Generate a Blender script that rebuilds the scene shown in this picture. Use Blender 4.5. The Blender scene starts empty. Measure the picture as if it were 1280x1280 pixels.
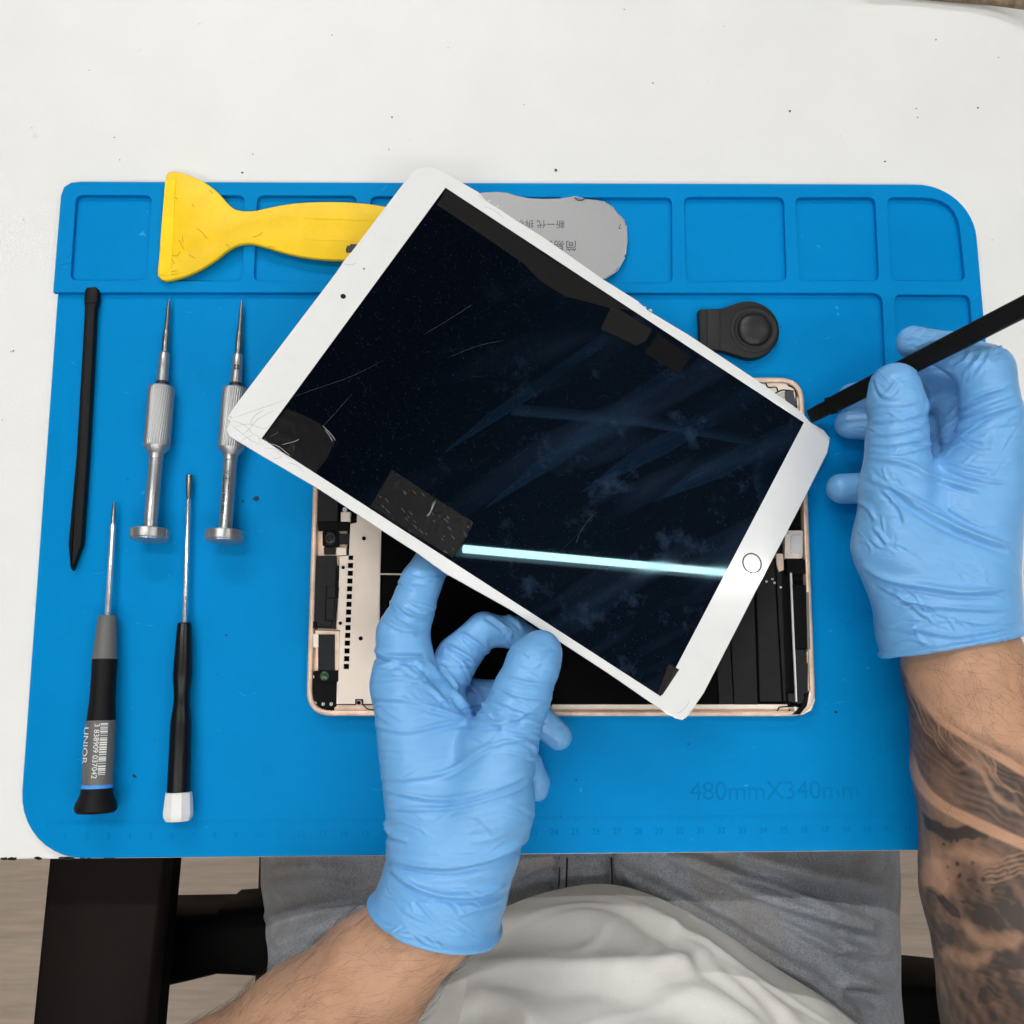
import bpy, bmesh, math, random
import numpy as np
from mathutils import Vector, Euler

SC = bpy.context.scene
COL = SC.collection
rnd = random.Random(7)
NR = np.random.RandomState(5)

# ------------------------------------------------------------------ camera
CAM = np.array([-0.01542695, -0.08290385, 0.48365307, 0.15973663, -0.01824481, -0.00603151])
FPX = 1213.5                                   # focal length in photo pixels (1280 wide)
cd = bpy.data.cameras.new('camera')
cam = bpy.data.objects.new('camera', cd)
COL.objects.link(cam)
cam.location = CAM[:3]
cam.rotation_euler = CAM[3:6]
cd.sensor_width = 36.0
cd.lens = FPX / 1280 * 36.0
cd.clip_start = 0.01
cd.clip_end = 60
SC.camera = cam

# ------------------------------------------------------------------ world and exposure
w = bpy.data.worlds.new('World')
SC.world = w
w.use_nodes = True
w.node_tree.nodes['Background'].inputs[0].default_value = (0.80, 0.91, 1.0, 1)
w.node_tree.nodes['Background'].inputs[1].default_value = 0.09
vs = SC.view_settings
vs.view_transform = 'Standard'
vs.look = 'None'
vs.gamma = 1
vs.exposure = 0.03
LAMP = 70.0                                    # radiance of the ceiling battens

# ------------------------------------------------------------------ pixel helpers
def rot(e):
    return np.array(Euler(e, 'XYZ').to_matrix())
RC = rot(CAM[3:6])
def ray(px, py):
    return RC @ np.array([(px - 640) / FPX, -(py - 640) / FPX, -1.0])
def at(px, py, z=0.0):
    d = ray(px, py)
    return CAM[:3] + d * ((z - CAM[2]) / d[2])
def project(P):
    q = (np.asarray(P, float) - CAM[:3]) @ RC
    return np.stack([640 - FPX * q[:, 0] / q[:, 2], 640 + FPX * q[:, 1] / q[:, 2]], 1)
def mpp(px, py, z):                            # metres per pixel at a height
    d = ray(px, py)
    t = (z - CAM[2]) / d[2]
    return t / FPX
def lin(*c):
    return tuple((x / 255 / 12.92) if x < 10 else ((x / 255 + .055) / 1.055) ** 2.4 for x in c)

# ------------------------------------------------------------------ materials
MATS = {}
def M(name, rgb, rough=.5, metal=0., var=0., vscale=200., bump=0., bscale=800., coat=0., spec=.5, stretch=None,
      sss=0., sheen=0., alpha=1., var2=None):
    if name in MATS:
        return MATS[name]
    m = bpy.data.materials.new(name)
    m.use_nodes = True
    nt = m.node_tree
    b = nt.nodes['Principled BSDF']
    b.inputs['Base Color'].default_value = (*rgb, 1)
    b.inputs['Roughness'].default_value = rough
    b.inputs['Metallic'].default_value = metal
    b.inputs['Specular IOR Level'].default_value = spec
    b.inputs['Coat Weight'].default_value = coat
    b.inputs['Coat Roughness'].default_value = .03
    b.inputs['Alpha'].default_value = alpha
    if sss:
        b.inputs['Subsurface Weight'].default_value = sss
        b.inputs['Subsurface Radius'].default_value = (.004, .0015, .0008)
        b.inputs['Subsurface Scale'].default_value = 1.0
    if sheen:
        b.inputs['Sheen Weight'].default_value = sheen
    tc = nt.nodes.new('ShaderNodeTexCoord')
    src = tc.outputs['Object']
    if stretch:
        mp = nt.nodes.new('ShaderNodeMapping')
        mp.inputs['Scale'].default_value = stretch
        nt.links.new(src, mp.inputs['Vector'])
        src = mp.outputs['Vector']
    if var:
        n = nt.nodes.new('ShaderNodeTexNoise')
        n.inputs['Scale'].default_value = vscale
        n.inputs['Detail'].default_value = 6
        n.inputs['Roughness'].default_value = .65
        nt.links.new(src, n.inputs['Vector'])
        r = nt.nodes.new('ShaderNodeValToRGB')
        lo = var2 if var2 else tuple(c * (1 - var) for c in rgb)
        hi = rgb if var2 else tuple(min(1, c * (1 + var * .6)) for c in rgb)
        r.color_ramp.elements[0].position = .3
        r.color_ramp.elements[0].color = (*lo, 1)
        r.color_ramp.elements[1].position = .7
        r.color_ramp.elements[1].color = (*hi, 1)
        nt.links.new(n.outputs['Fac'], r.inputs['Fac'])
        nt.links.new(r.outputs['Color'], b.inputs['Base Color'])
    if bump:
        n2 = nt.nodes.new('ShaderNodeTexNoise')
        n2.inputs['Scale'].default_value = bscale
        n2.inputs['Detail'].default_value = 4
        nt.links.new(src, n2.inputs['Vector'])
        bp = nt.nodes.new('ShaderNodeBump')
        bp.inputs['Strength'].default_value = 1
        bp.inputs['Distance'].default_value = bump
        nt.links.new(n2.outputs['Fac'], bp.inputs['Height'])
        nt.links.new(bp.outputs['Normal'], b.inputs['Normal'])
    MATS[name] = m
    return m
def nodes(m):
    return m.node_tree.nodes, m.node_tree.links, m.node_tree.nodes['Principled BSDF']

def speckle(m, scale, thr, rgb, amount=1.0, detail=2.0):
    """dark or light specks and stains with a shape of their own, over whatever the base colour is"""
    N, L, b = nodes(m)
    tc = N.new('ShaderNodeTexCoord')
    n = N.new('ShaderNodeTexNoise')
    n.inputs['Scale'].default_value = scale
    n.inputs['Detail'].default_value = detail
    L.new(tc.outputs['Object'], n.inputs['Vector'])
    r = N.new('ShaderNodeMapRange')
    r.inputs['From Min'].default_value = thr
    r.inputs['From Max'].default_value = thr + .04
    r.inputs['To Max'].default_value = amount
    L.new(n.outputs['Fac'], r.inputs['Value'])
    mx = N.new('ShaderNodeMix')
    mx.data_type = 'RGBA'
    L.new(r.outputs['Result'], mx.inputs['Factor'])
    mx.inputs[7].default_value = (*rgb, 1)
    sock = b.inputs['Base Color']
    if sock.is_linked:
        L.new(sock.links[0].from_socket, mx.inputs[6])
    else:
        mx.inputs[6].default_value = sock.default_value
    L.new(mx.outputs[2], sock)

# ------------------------------------------------------------------ objects
ORG = {}
def thing(name, label, cat, loc=(0, 0, 0), group=None, rotation=None):
    o = bpy.data.objects.new(name, None)
    COL.objects.link(o)
    o.location = loc
    o.empty_display_size = .01
    if rotation is not None:
        o.rotation_euler = rotation
    o['label'] = label
    o['category'] = cat
    if group:
        o['group'] = group
    ORG[o] = np.array(loc, float) if rotation is None else None
    return o
def tag(o, label, cat, group=None):
    o['label'] = label
    o['category'] = cat
    if group:
        o['group'] = group
    return o
def put(name, me, mat, parent=None, kind=None, label=None, smooth=False):
    o = bpy.data.objects.new(name, me)
    COL.objects.link(o)
    if mat is not None:
        me.materials.clear()
        me.materials.append(mat)
    if parent is not None:
        o.parent = parent
    if kind:
        o['kind'] = kind
    if label:
        o['label'] = label
    if smooth:
        me.polygons.foreach_set('use_smooth', [True] * len(me.polygons))
    return o
def mesh(name, V, F, mat, parent=None, local=False, **k):
    """V in world metres (or in the parent's own frame when local)"""
    V = np.asarray(V, float)
    org = np.zeros(3)
    if parent is not None and not local:
        org = ORG[parent]
    me = bpy.data.meshes.new(name)
    me.from_pydata((V - org).tolist(), [], [list(map(int, f)) for f in F])
    me.update()
    o = put(name, me, mat, parent, **k)
    ORG[o] = org if not local else None
    if parent is not None and not local and parent.type == 'MESH':
        ORG[o] = org
    return o
def auto_smooth(o, ang=35):
    me = o.data
    bm = bmesh.new()
    bm.from_mesh(me)
    for f in bm.faces:
        f.smooth = True
    for e in bm.edges:
        if len(e.link_faces) == 2 and e.calc_face_angle(0) > math.radians(ang):
            e.smooth = False
    bm.to_mesh(me)
    bm.free()
    return o

# ------------------------------------------------------------------ geometry builders
def poly_area(P):
    x, y = P[:, 0], P[:, 1]
    return .5 * np.sum(x * np.roll(y, -1) - y * np.roll(x, -1))
def inset(P, d):
    P = np.asarray(P, float)
    a = np.roll(P, 1, 0) - P
    b = np.roll(P, -1, 0) - P
    a /= np.linalg.norm(a, axis=1)[:, None] + 1e-12
    b /= np.linalg.norm(b, axis=1)[:, None] + 1e-12
    n1 = np.stack([a[:, 1], -a[:, 0]], 1)
    n2 = np.stack([-b[:, 1], b[:, 0]], 1)
    n = n1 + n2
    l = np.linalg.norm(n, axis=1)[:, None]
    n = n / np.maximum(l, 1e-9)
    c = np.clip(np.sum(n * n2, 1), .5, 1)[:, None]
    return P + n * d / c
def prism(P, z0, z1, bev=.0003, low=True):
    """extruded outline with rounded upper (and lower) rim; P is a list of xy"""
    P = np.asarray(P, float)[:, :2]
    if poly_area(P) < 0:
        P = P[::-1]
    n = len(P)
    rings = []
    b = min(bev, (z1 - z0) * .45)
    if low:
        rings += [(inset(P, b), z0), (inset(P, b * .3), z0 + b * .3)]
    rings += [(P, z0 + (b if low else 0))]
    rings += [(P, z1 - b), (inset(P, b * .3), z1 - b * .3), (inset(P, b), z1)]
    V = np.vstack([np.column_stack([q, np.full(n, z)]) for q, z in rings])
    F = []
    for r in range(len(rings) - 1):
        for i in range(n):
            j = (i + 1) % n
            F.append([r * n + i, r * n + j, (r + 1) * n + j, (r + 1) * n + i])
    F.append(list(range(n))[::-1])
    F.append([(len(rings) - 1) * n + i for i in range(n)])
    return V, F
def rrect(x0, y0, x1, y1, r, n=6, radii=None):
    rs = radii or (r, r, r, r)                    # bl, br, tr, tl
    out = []
    for (cx, cy, a0, rr) in ((x0, y0, 180, rs[0]), (x1, y0, 270, rs[1]), (x1, y1, 0, rs[2]), (x0, y1, 90, rs[3])):
        sx = 1 if cx == x0 else -1
        sy = 1 if cy == y0 else -1
        for i in range(n + 1):
            a = math.radians(a0 + 90 * i / n)
            out.append((cx + sx * rr + rr * math.cos(a), cy + sy * rr + rr * math.sin(a)))
    return np.array(out)
def round_poly(P, r, n=5):
    """round every corner of a polygon; r is one radius or one for each corner"""
    P = np.asarray(P, float)
    rs = [r] * len(P) if np.isscalar(r) else r
    out = []
    for i in range(len(P)):
        p, a, b = P[i], P[i - 1], P[(i + 1) % len(P)]
        da, db = a - p, b - p
        la, lb = np.linalg.norm(da), np.linalg.norm(db)
        t = min(rs[i], la * .49, lb * .49)
        A, B = p + da / la * t, p + db / lb * t
        for k in range(n + 1):
            s = k / n
            out.append((1 - s) ** 2 * A + 2 * s * (1 - s) * p * 1.0 + s ** 2 * B)
    return np.array(out)
def smooth_poly(P, n=6, closed=True):
    """Catmull-Rom through the points"""
    P = np.asarray(P, float)
    out = []
    m = len(P)
    for i in range(m if closed else m - 1):
        if closed:
            p0, p1, p2, p3 = P[i - 1], P[i], P[(i + 1) % m], P[(i + 2) % m]
        else:
            p0, p1, p2, p3 = P[max(i - 1, 0)], P[i], P[i + 1], P[min(i + 2, m - 1)]
        for k in range(n):
            t = k / n
            out.append(.5 * ((2 * p1) + (-p0 + p2) * t + (2 * p0 - 5 * p1 + 4 * p2 - p3) * t * t
                             + (-p0 + 3 * p1 - 3 * p2 + p3) * t ** 3))
    if not closed:
        out.append(P[-1])
    return np.array(out)
def filled(outer, holes, z0, z1, bev=.0003):
    """flat plate with holes: a filled 2D curve turned into a mesh (returns a mesh in the frame of the points)"""
    cu = bpy.data.curves.new('plate', 'CURVE')
    cu.dimensions = '2D'
    cu.fill_mode = 'BOTH'
    cu.extrude = (z1 - z0) / 2 - bev
    cu.bevel_depth = bev
    cu.bevel_resolution = 1
    cu.offset = -bev
    for P in [outer] + list(holes):
        s = cu.splines.new('POLY')
        s.points.add(len(P) - 1)
        for q, p in zip(s.points, P):
            q.co = (p[0], p[1], 0, 1)
        s.use_cyclic_u = True
    o = bpy.data.objects.new('plate', cu)
    COL.objects.link(o)
    dg = bpy.context.evaluated_depsgraph_get()
    me = bpy.data.meshes.new_from_object(o.evaluated_get(dg))
    bpy.data.objects.remove(o)
    bpy.data.curves.remove(cu)
    n = len(me.vertices)
    co = np.empty(n * 3)
    me.vertices.foreach_get('co', co)
    co = co.reshape(-1, 3)
    co[:, 2] += (z0 + z1) / 2
    F = [list(p.vertices) for p in me.polygons]
    bpy.data.meshes.remove(me)
    return co, F
def pxs(pts, z):
    return np.array([at(x, y, z)[:2] for x, y in pts])
def box_px(x0, y0, x1, y1, z0, z1, bev=.0002, r=0.):
    """block whose top outline is a rectangle in the photo, standing on the device"""
    P = pxs([(x0, y0), (x1, y0), (x1, y1), (x0, y1)], z1)
    if r:
        P = round_poly(P, r)
    return prism(P, z0, z1, bev)
def join(parts):
    V, F, k = [], [], 0
    for v, f in parts:
        V.append(np.asarray(v, float))
        F += [[i + k for i in q] for q in f]
        k += len(v)
    return np.vstack(V), F
def frame_of(A, B, up=(0, 0, 1)):
    d = (B - A) / np.linalg.norm(B - A)
    if abs(d[2]) > .95:
        up = (0, 1, 0)
    u = np.array(up, float) - d * (d @ np.array(up, float))
    u /= np.linalg.norm(u)
    s = np.cross(d, u)
    return d, s, u
def lathe(A, B, prof, segs=40, twist=None, flat=1.0):
    """prof: list of (distance along A->B, radius)"""
    d, s, u = frame_of(np.asarray(A, float), np.asarray(B, float))
    V, F = [], []
    n = len(prof)
    for i, (t, r) in enumerate(prof):
        for k in range(segs):
            a = 2 * math.pi * k / segs
            rr = r * (twist(a, t) if twist else 1)
            V.append(A + d * t + (s * math.cos(a) * flat + u * math.sin(a)) * rr)
    for i in range(n - 1):
        for k in range(segs):
            j = (k + 1) % segs
            F.append([i * segs + k, i * segs + j, (i + 1) * segs + j, (i + 1) * segs + k])
    F.append(list(range(segs))[::-1])
    F.append([(n - 1) * segs + k for k in range(segs)])
    V = np.array(V)
    # orientation check
    v0, v1, v2 = V[F[0][0]], V[F[0][1]], V[F[0][2]]
    nrm = np.cross(v1 - v0, v2 - v0)
    if nrm @ (v0 - (A + d * prof[0][0])) < 0:
        F = [f[::-1] for f in F]
    return V, F
def tube(P, r, segs=8, taper=None):
    P = np.asarray(P, float)
    n = len(P)
    T = np.gradient(P, axis=0)
    T /= np.linalg.norm(T, axis=1)[:, None] + 1e-12
    ref = np.array([0, 0, 1.]) if abs(T[0][2]) < .9 else np.array([1., 0, 0])
    V, F = [], []
    for i in range(n):
        s = np.cross(T[i], ref)
        s /= np.linalg.norm(s)
        u = np.cross(s, T[i])
        rr = r * (taper[i] if taper is not None else 1)
        for k in range(segs):
            a = 2 * math.pi * k / segs
            V.append(P[i] + (s * math.cos(a) + u * math.sin(a)) * rr)
    for i in range(n - 1):
        for k in range(segs):
            j = (k + 1) % segs
            F.append([i * segs + k, i * segs + j, (i + 1) * segs + j, (i + 1) * segs + k])
    F.append(list(range(segs))[::-1])
    F.append([(n - 1) * segs + k for k in range(segs)])
    return np.array(V), F
def text_mesh(s, size, depth=.0002):
    cu = bpy.data.curves.new('text', 'FONT')
    cu.body = s
    cu.size = size
    cu.align_x = 'LEFT'
    cu.extrude = depth
    o = bpy.data.objects.new('text', cu)
    COL.objects.link(o)
    dg = bpy.context.evaluated_depsgraph_get()
    me = bpy.data.meshes.new_from_object(o.evaluated_get(dg))
    bpy.data.objects.remove(o)
    n = len(me.vertices)
    co = np.empty(n * 3)
    me.vertices.foreach_get('co', co)
    F = [list(p.vertices) for p in me.polygons]
    return co.reshape(-1, 3), F

# ------------------------------------------------------------------ distance-field bodies
def seg(p, a, b, ra, rb):
    a = np.asarray(a, np.float32)
    b = np.asarray(b, np.float32)
    ab = b - a
    q = p - a
    t = np.clip((q @ ab) / max(float(ab @ ab), 1e-12), 0, 1)
    q -= t[:, None] * ab
    return np.sqrt(np.einsum('ij,ij->i', q, q)) - (ra + (rb - ra) * t)
def smin(a, b, k):
    h = np.maximum(k - np.abs(a - b), 0) / k
    return np.minimum(a, b) - h * h * k * .25
def surface(f, lo, hi, h):
    lo = np.array(lo, float)
    n = np.ceil((np.array(hi) - lo) / h).astype(int) + 1
    ax = [lo[i] + h * np.arange(n[i]) for i in range(3)]
    Vv = np.empty(n, np.float32)
    step = max(1, 400000 // (n[1] * n[2]))
    Y, Z = np.meshgrid(ax[1], ax[2], indexing='ij')
    for i in range(0, n[0], step):
        xs = ax[0][i:i + step]
        P = np.empty((len(xs), n[1], n[2], 3), np.float32)
        P[..., 0] = xs[:, None, None]
        P[..., 1] = Y
        P[..., 2] = Z
        Vv[i:i + step] = f(P.reshape(-1, 3)).reshape(len(xs), n[1], n[2])
    ins = Vv < 0
    c = np.zeros(n - 1, np.int8)
    for dx in (0, 1):
        for dy in (0, 1):
            for dz in (0, 1):
                c += ins[dx:n[0] - 1 + dx, dy:n[1] - 1 + dy, dz:n[2] - 1 + dz]
    act = np.argwhere((c > 0) & (c < 8))
    idx = -np.ones(n - 1, np.int64)
    idx[tuple(act.T)] = np.arange(len(act))
    corner = np.array([(x, y, z) for x in (0, 1) for y in (0, 1) for z in (0, 1)])
    val = np.stack([Vv[tuple((act + k).T)] for k in corner], 1)
    acc = np.zeros((len(act), 3))
    cnt = np.zeros(len(act))
    for i in range(8):
        for j in range(i + 1, 8):
            if np.abs(corner[i] - corner[j]).sum() == 1:
                m = (val[:, i] < 0) != (val[:, j] < 0)
                t = val[:, i] / np.where(m, val[:, i] - val[:, j], 1)
                acc += np.where(m[:, None], corner[i] + t[:, None] * (corner[j] - corner[i]), 0)
                cnt += m
    V = lo + (act + acc / cnt[:, None]) * h
    F = []
    for a in range(3):
        b, d = (a + 1) % 3, (a + 2) % 3
        sl0 = [slice(None)] * 3
        sl1 = [slice(None)] * 3
        sl0[a] = slice(0, -1)
        sl1[a] = slice(1, None)
        s0, s1 = ins[tuple(sl0)], ins[tuple(sl1)]
        E = np.argwhere(s0 != s1)
        E = E[(E[:, b] > 0) & (E[:, d] > 0) & (E[:, b] < n[b] - 1) & (E[:, d] < n[d] - 1)]
        q = []
        for (ob, od) in ((-1, -1), (0, -1), (0, 0), (-1, 0)):
            t = E.copy()
            t[:, b] += ob
            t[:, d] += od
            q.append(idx[tuple(t.T)])
        q = np.stack(q, 1)
        fl = ~s0[tuple(E.T)]
        q[fl] = q[fl][:, ::-1]
        F.append(q)
    return V, np.vstack(F)
def subdiv(V, F):
    e = np.vstack([np.sort(F[:, [i, (i + 1) % 4]], 1) for i in range(4)])
    u, inv = np.unique(e, axis=0, return_inverse=True)
    inv = inv.reshape(4, -1).T + len(V)
    fc = np.arange(len(F)) + len(V) + len(u)
    W = np.vstack([V, V[u].mean(1), V[F].mean(1)])
    G = np.vstack([np.stack([F[:, i], inv[:, i], fc, inv[:, i - 1]], 1) for i in range(4)])
    return W, G
def grad(f, V, e=2e-4):
    V = V.astype(np.float32)
    g = np.stack([f(V + np.eye(3, dtype=np.float32)[i] * e) - f(V - np.eye(3, dtype=np.float32)[i] * e) for i in range(3)], 1)
    return g / (np.linalg.norm(g, axis=1)[:, None] + 1e-9)
def snap(f, V, it=2):
    for _ in range(it):
        g = grad(f, V)
        V = V - g * np.clip(f(V.astype(np.float32)), -.002, .002)[:, None]
    return V
def relax(V, F, it=1, lam=.5):
    for _ in range(it):
        acc = np.zeros_like(V)
        cnt = np.zeros(len(V))
        for i in range(4):
            for j in (1, 3):
                np.add.at(acc, F[:, i], V[F[:, (i + j) % 4]])
                np.add.at(cnt, F[:, i], 1)
        V = V + lam * (acc / np.maximum(cnt, 1)[:, None] - V)
    return V
def fast_mesh(name, V, F, mat, parent, **k):
    org = ORG[parent] if parent is not None else np.zeros(3)
    me = bpy.data.meshes.new(name)
    me.vertices.add(len(V))
    me.vertices.foreach_set('co', (V - org).astype(np.float32).ravel())
    me.loops.add(F.size)
    me.loops.foreach_set('vertex_index', F.astype(np.int32).ravel())
    me.polygons.add(len(F))
    me.polygons.foreach_set('loop_start', np.arange(0, F.size, F.shape[1], dtype=np.int32))
    me.update(calc_edges=True)
    me.validate()
    o = put(name, me, mat, parent, smooth=True, **k)
    ORG[o] = org
    return o
def vnoise(P, scale, seed=0):
    """cheap smooth noise made of random plane waves"""
    r = np.random.RandomState(seed)
    out = np.zeros(len(P))
    for _ in range(10):
        d = r.normal(size=P.shape[1])
        d /= np.linalg.norm(d)
        out += np.sin((P @ d) * scale * r.uniform(.6, 1.6) + r.uniform(0, 6.28))
    return out / 10 ** .5 * .7
def line_dist(Q, L):
    """distance, signed side and position along a pixel polyline"""
    L = np.asarray(L, float)
    best = np.full(len(Q), 1e9)
    side = np.zeros(len(Q))
    par = np.zeros(len(Q))
    ln = np.linalg.norm(np.diff(L, axis=0), axis=1)
    cum = np.concatenate([[0], np.cumsum(ln)])
    for i in range(len(L) - 1):
        a, b = L[i], L[i + 1]
        ab = b - a
        t = np.clip(((Q - a) @ ab) / (ab @ ab), 0, 1)
        v = Q - a - t[:, None] * ab
        d = np.hypot(v[:, 0], v[:, 1])
        m = d < best
        best[m] = d[m]
        side[m] = np.sign(ab[0] * v[m, 1] - ab[1] * v[m, 0])
        par[m] = (cum[i] + t[m] * ln[i]) / cum[-1]
    return best, side, par
def fold(V, Q, N, lines):
    """raise creases along traced lines: (points, height in m, width in px)"""
    D = np.zeros(len(V))
    for pts, A, wd in lines:
        L = smooth_poly(np.array(pts, float), 6, closed=False)
        lo, hi = L.min(0) - 6 * wd, L.max(0) + 6 * wd
        m = np.where((Q[:, 0] > lo[0]) & (Q[:, 0] < hi[0]) & (Q[:, 1] > lo[1]) & (Q[:, 1] < hi[1]))[0]
        if not len(m):
            continue
        d, s, t = line_dist(Q[m], L)
        sd = d * s
        env = np.clip(np.minimum(t, 1 - t) * 6, 0, 1) ** .7
        env = np.where((t <= 0) | (t >= 1), 0, env)
        D[m] += A * env * (np.exp(-(sd / wd) ** 2) - .8 * np.exp(-((sd - 1.9 * wd) / (1.1 * wd)) ** 2)
                           - .25 * np.exp(-((sd + 2.6 * wd) / (1.6 * wd)) ** 2))
    vis = np.clip((N @ np.array([0, 0, 1.])) * 2 + .8, 0, 1)
    return D * vis

# ================================================================== lamps
def batten(x0, x1, y, z, k, label):
    t = thing('ceiling_lamp', label, 'lamp', ((x0 + x1) / 2, y, z), 'tube lamps above the desk')
    V, F = prism(rrect(x0 - .02, y - .016, x1 + .02, y + .016, .006), z + .020, z + .05, .003)
    mesh('housing', V, F, M('lamp_body', (.10, .10, .10), .5), t)
    g = bpy.data.materials.new('lamp_glow')
    g.use_nodes = True
    g.node_tree.nodes.remove(g.node_tree.nodes['Principled BSDF'])
    e = g.node_tree.nodes.new('ShaderNodeEmission')
    e.inputs[0].default_value = (1.0, .985, .945, 1)
    e.inputs[1].default_value = LAMP * k
    g.node_tree.links.new(e.outputs[0], g.node_tree.nodes['Material Output'].inputs[0])
    V, F = lathe(np.array([x0, y, z]), np.array([x1, y, z]), [(0, .0095), (x1 - x0, .0095)], 12)
    mesh('tube', V, F, g, t, smooth=True)
    return t
batten(.63, 1.95, .565, 1.7, 1.0, 'long lit tube lamp whose reflection crosses the dark tablet glass')
batten(-1.25, .05, .565, 1.7, 1.7, 'lit tube lamp above the left end of the desk')
batten(-1.25, .05, 1.95, 1.7, 3.9, 'lit tube lamp beyond the far left of the desk')
batten(.63, 1.95, 1.95, 1.7, .7, 'lit tube lamp beyond the far right of the desk')
batten(-1.25, .05, -.28, 1.7, .6, 'added fill tube lamp above the seated person, left of the pair')  # unseen pair added as fill for the lap and floor
batten(.12, 1.42, -.28, 1.7, .55, 'added fill tube lamp above the seated person, right of the pair')
batten(-1.25, .05, -1.05, 1.7, 1.7, 'added fill tube lamp behind the seated person on the left')  # second added pair, brightens jeans and floor from behind
batten(.12, 1.42, -1.05, 1.7, 1.7, 'added fill tube lamp behind the seated person on the right')
# ceiling slats and a pipe, seen only as faint bars mirrored in the glass
PT = np.array([0.01093406, 0.02704018, 0.0426194])
PR = np.array([-0.19463031, 0.11647769, -0.56286167])
RP = rot(PR)
pn = RP[:, 2]
def mirrored(px, py, z):
    d = ray(px, py)
    d = d / np.linalg.norm(d)
    p = CAM[:3] + d * (((PT - CAM[:3]) @ pn) / (d @ pn))
    q = d - 2 * (d @ pn) * pn
    return p + q * ((z - p[2]) / q[2])
slm = M('slat_paint', (.20, .42, .76), .7)
ZC = 1.95
for (pa, pb, wd, lb) in (((610, 632), (850, 460), .050, 'first pale ceiling slat mirrored as a diagonal bar left of centre in the glass'),
                         ((730, 612), (960, 480), .055, 'second pale ceiling slat mirrored diagonally at the centre right of the glass'),
                         ((825, 622), (1010, 528), .060, 'third pale ceiling slat mirrored diagonally near the home button end'),
                         ((560, 560), (760, 420), .030, 'narrow pale ceiling slat mirrored faintly at the upper middle of the glass')):
    A_, B_ = mirrored(*pa, ZC), mirrored(*pb, ZC)
    d_ = (B_ - A_) / np.linalg.norm(B_ - A_)
    n_ = np.array([-d_[1], d_[0], 0]) * wd / 2
    V, F = prism([A_[:2], (A_ * .75 + B_ * .25 + n_)[:2], (B_ + n_)[:2], (B_ - n_)[:2], (A_ * .6 + B_ * .4 - n_)[:2]], ZC, ZC + .04, .002)
    tag(mesh('ceiling_slat', V, F, slm), lb, 'slat', 'ceiling slats mirrored in the glass')
A_, B_ = mirrored(640, 512, 1.9), mirrored(945, 552, 1.9)
V, F = tube(np.array([A_, (A_ + B_) / 2 + [0, .02, 0], B_]), .016, 12)
tag(mesh('ceiling_pipe', V, F, M('pipe_paint', (.30, .45, .75), .6), smooth=True), 'thin pipe under the ceiling mirrored as a pale line across the glass', 'pipe')

# ================================================================== setting
TOPZ = 0.0
MATZ = .0028                                   # upper face of the mat's working area
TRAYZ = .0054                                  # upper face of its raised frame
fm = M('laminate', lin(232, 210, 188), .45, var=.18, vscale=9, stretch=(1.2, 14, 1), bump=.0002, bscale=40)
V, F = prism([(-2.5, -2.5), (2.5, -2.5), (2.5, 2.5), (-2.5, 2.5)], -.76, -.73, .001)
o = mesh('floor', V, F, fm)
o['kind'] = 'structure'

dk = thing('desk', 'white scuffed desk top that carries the blue mat', 'desk', (0, .3, 0))
tm = M('desk_white', (.76, .755, .735), .42, var=.035, vscale=14, bump=.00006, bscale=900)
speckle(tm, 420, .775, (.35, .34, .32), .6, 3)
speckle(tm, 55, .72, (.55, .54, .50), .35, 5)
ye = at(0, 1074.5, 0)[1]
V, F = prism([(-1.1, ye), (1.1, ye), (1.1, .75), (-1.1, .75)], -.025, 0, .0008)
mesh('desk_top', V, F, tm, dk)
em = M('edge_chip', (.03, .022, .018), .8)
parts = []
for x in np.concatenate([np.array([3, 6, 12, 15, 18, 76, 82, 88, 104, 111, 133]), NR.uniform(20, 150, 5)]):
    p = at(x, 1073.6, 0)
    c = [(p[0] + .0016 * rnd.uniform(.5, 1.3) * math.cos(a), ye + .0004 + .0007 * rnd.uniform(.5, 1.3) * math.sin(a)) for a in np.arange(0, 6.28, .9)]
    parts.append(prism(c, -.0005, .00035, .0001))
V, F = join(parts)
mesh('edge_chipping', V, F, em, dk, kind='stuff')
for sx in (-1, 1):
    for yy in (ye + .05, .68):
        V, F = prism(rrect(sx * 1.04 - .03, yy - .03, sx * 1.04 + .03, yy + .03, .004), -.7299, -.0252, .002)
        mesh('leg', V, F, M('desk_leg', (.55, .55, .55), .4, 1), dk)

# crumbs and specks of debris on the desk
cm = M('crumb', lin(70, 68, 64), .8)
spots = [(695, 213, 1.3), (987, 139, 1.1), (1145, 136, .7), (1222, 135, .8), (1106, 202, .8), (1147, 147, .6), (303, 216, .8),
         (112, 88, .5), (415, 44, .6), (490, 147, .8), (486, 187, .6), (655, 131, .5), (816, 104, .6), (17, 439, .8), (14, 440, .6),
         (316, 193, .7), (150, 200, .5), (143, 172, .5), (1170, 50, .7), (1248, 72, .5), (30, 275, .4), (3, 525, .5),
         (780, 12, .6), (905, 33, .4), (560, 60, .4), (1240, 300, .4), (250, 30, .4), (40, 160, .4), (1050, 170, .4)]
parts = []
for (x, y, s) in spots:
    c = at(x, y, 0)
    a0 = rnd.uniform(0, 3)
    pts = [(c[0] + .0008 * s * rnd.uniform(.5, 1.2) * math.cos(a + a0), c[1] + .0006 * s * rnd.uniform(.5, 1.2) * math.sin(a + a0)) for a in np.arange(0, 6.28, 1.05)]
    parts.append(prism(pts, .00005, .0004 * s + .0001, .0001))
V, F = join(parts)
o = mesh('crumbs', V, F, cm)
o['kind'] = 'stuff'
tag(o, 'tiny dark crumbs and specks scattered over the white desk', 'crumbs')

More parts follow.
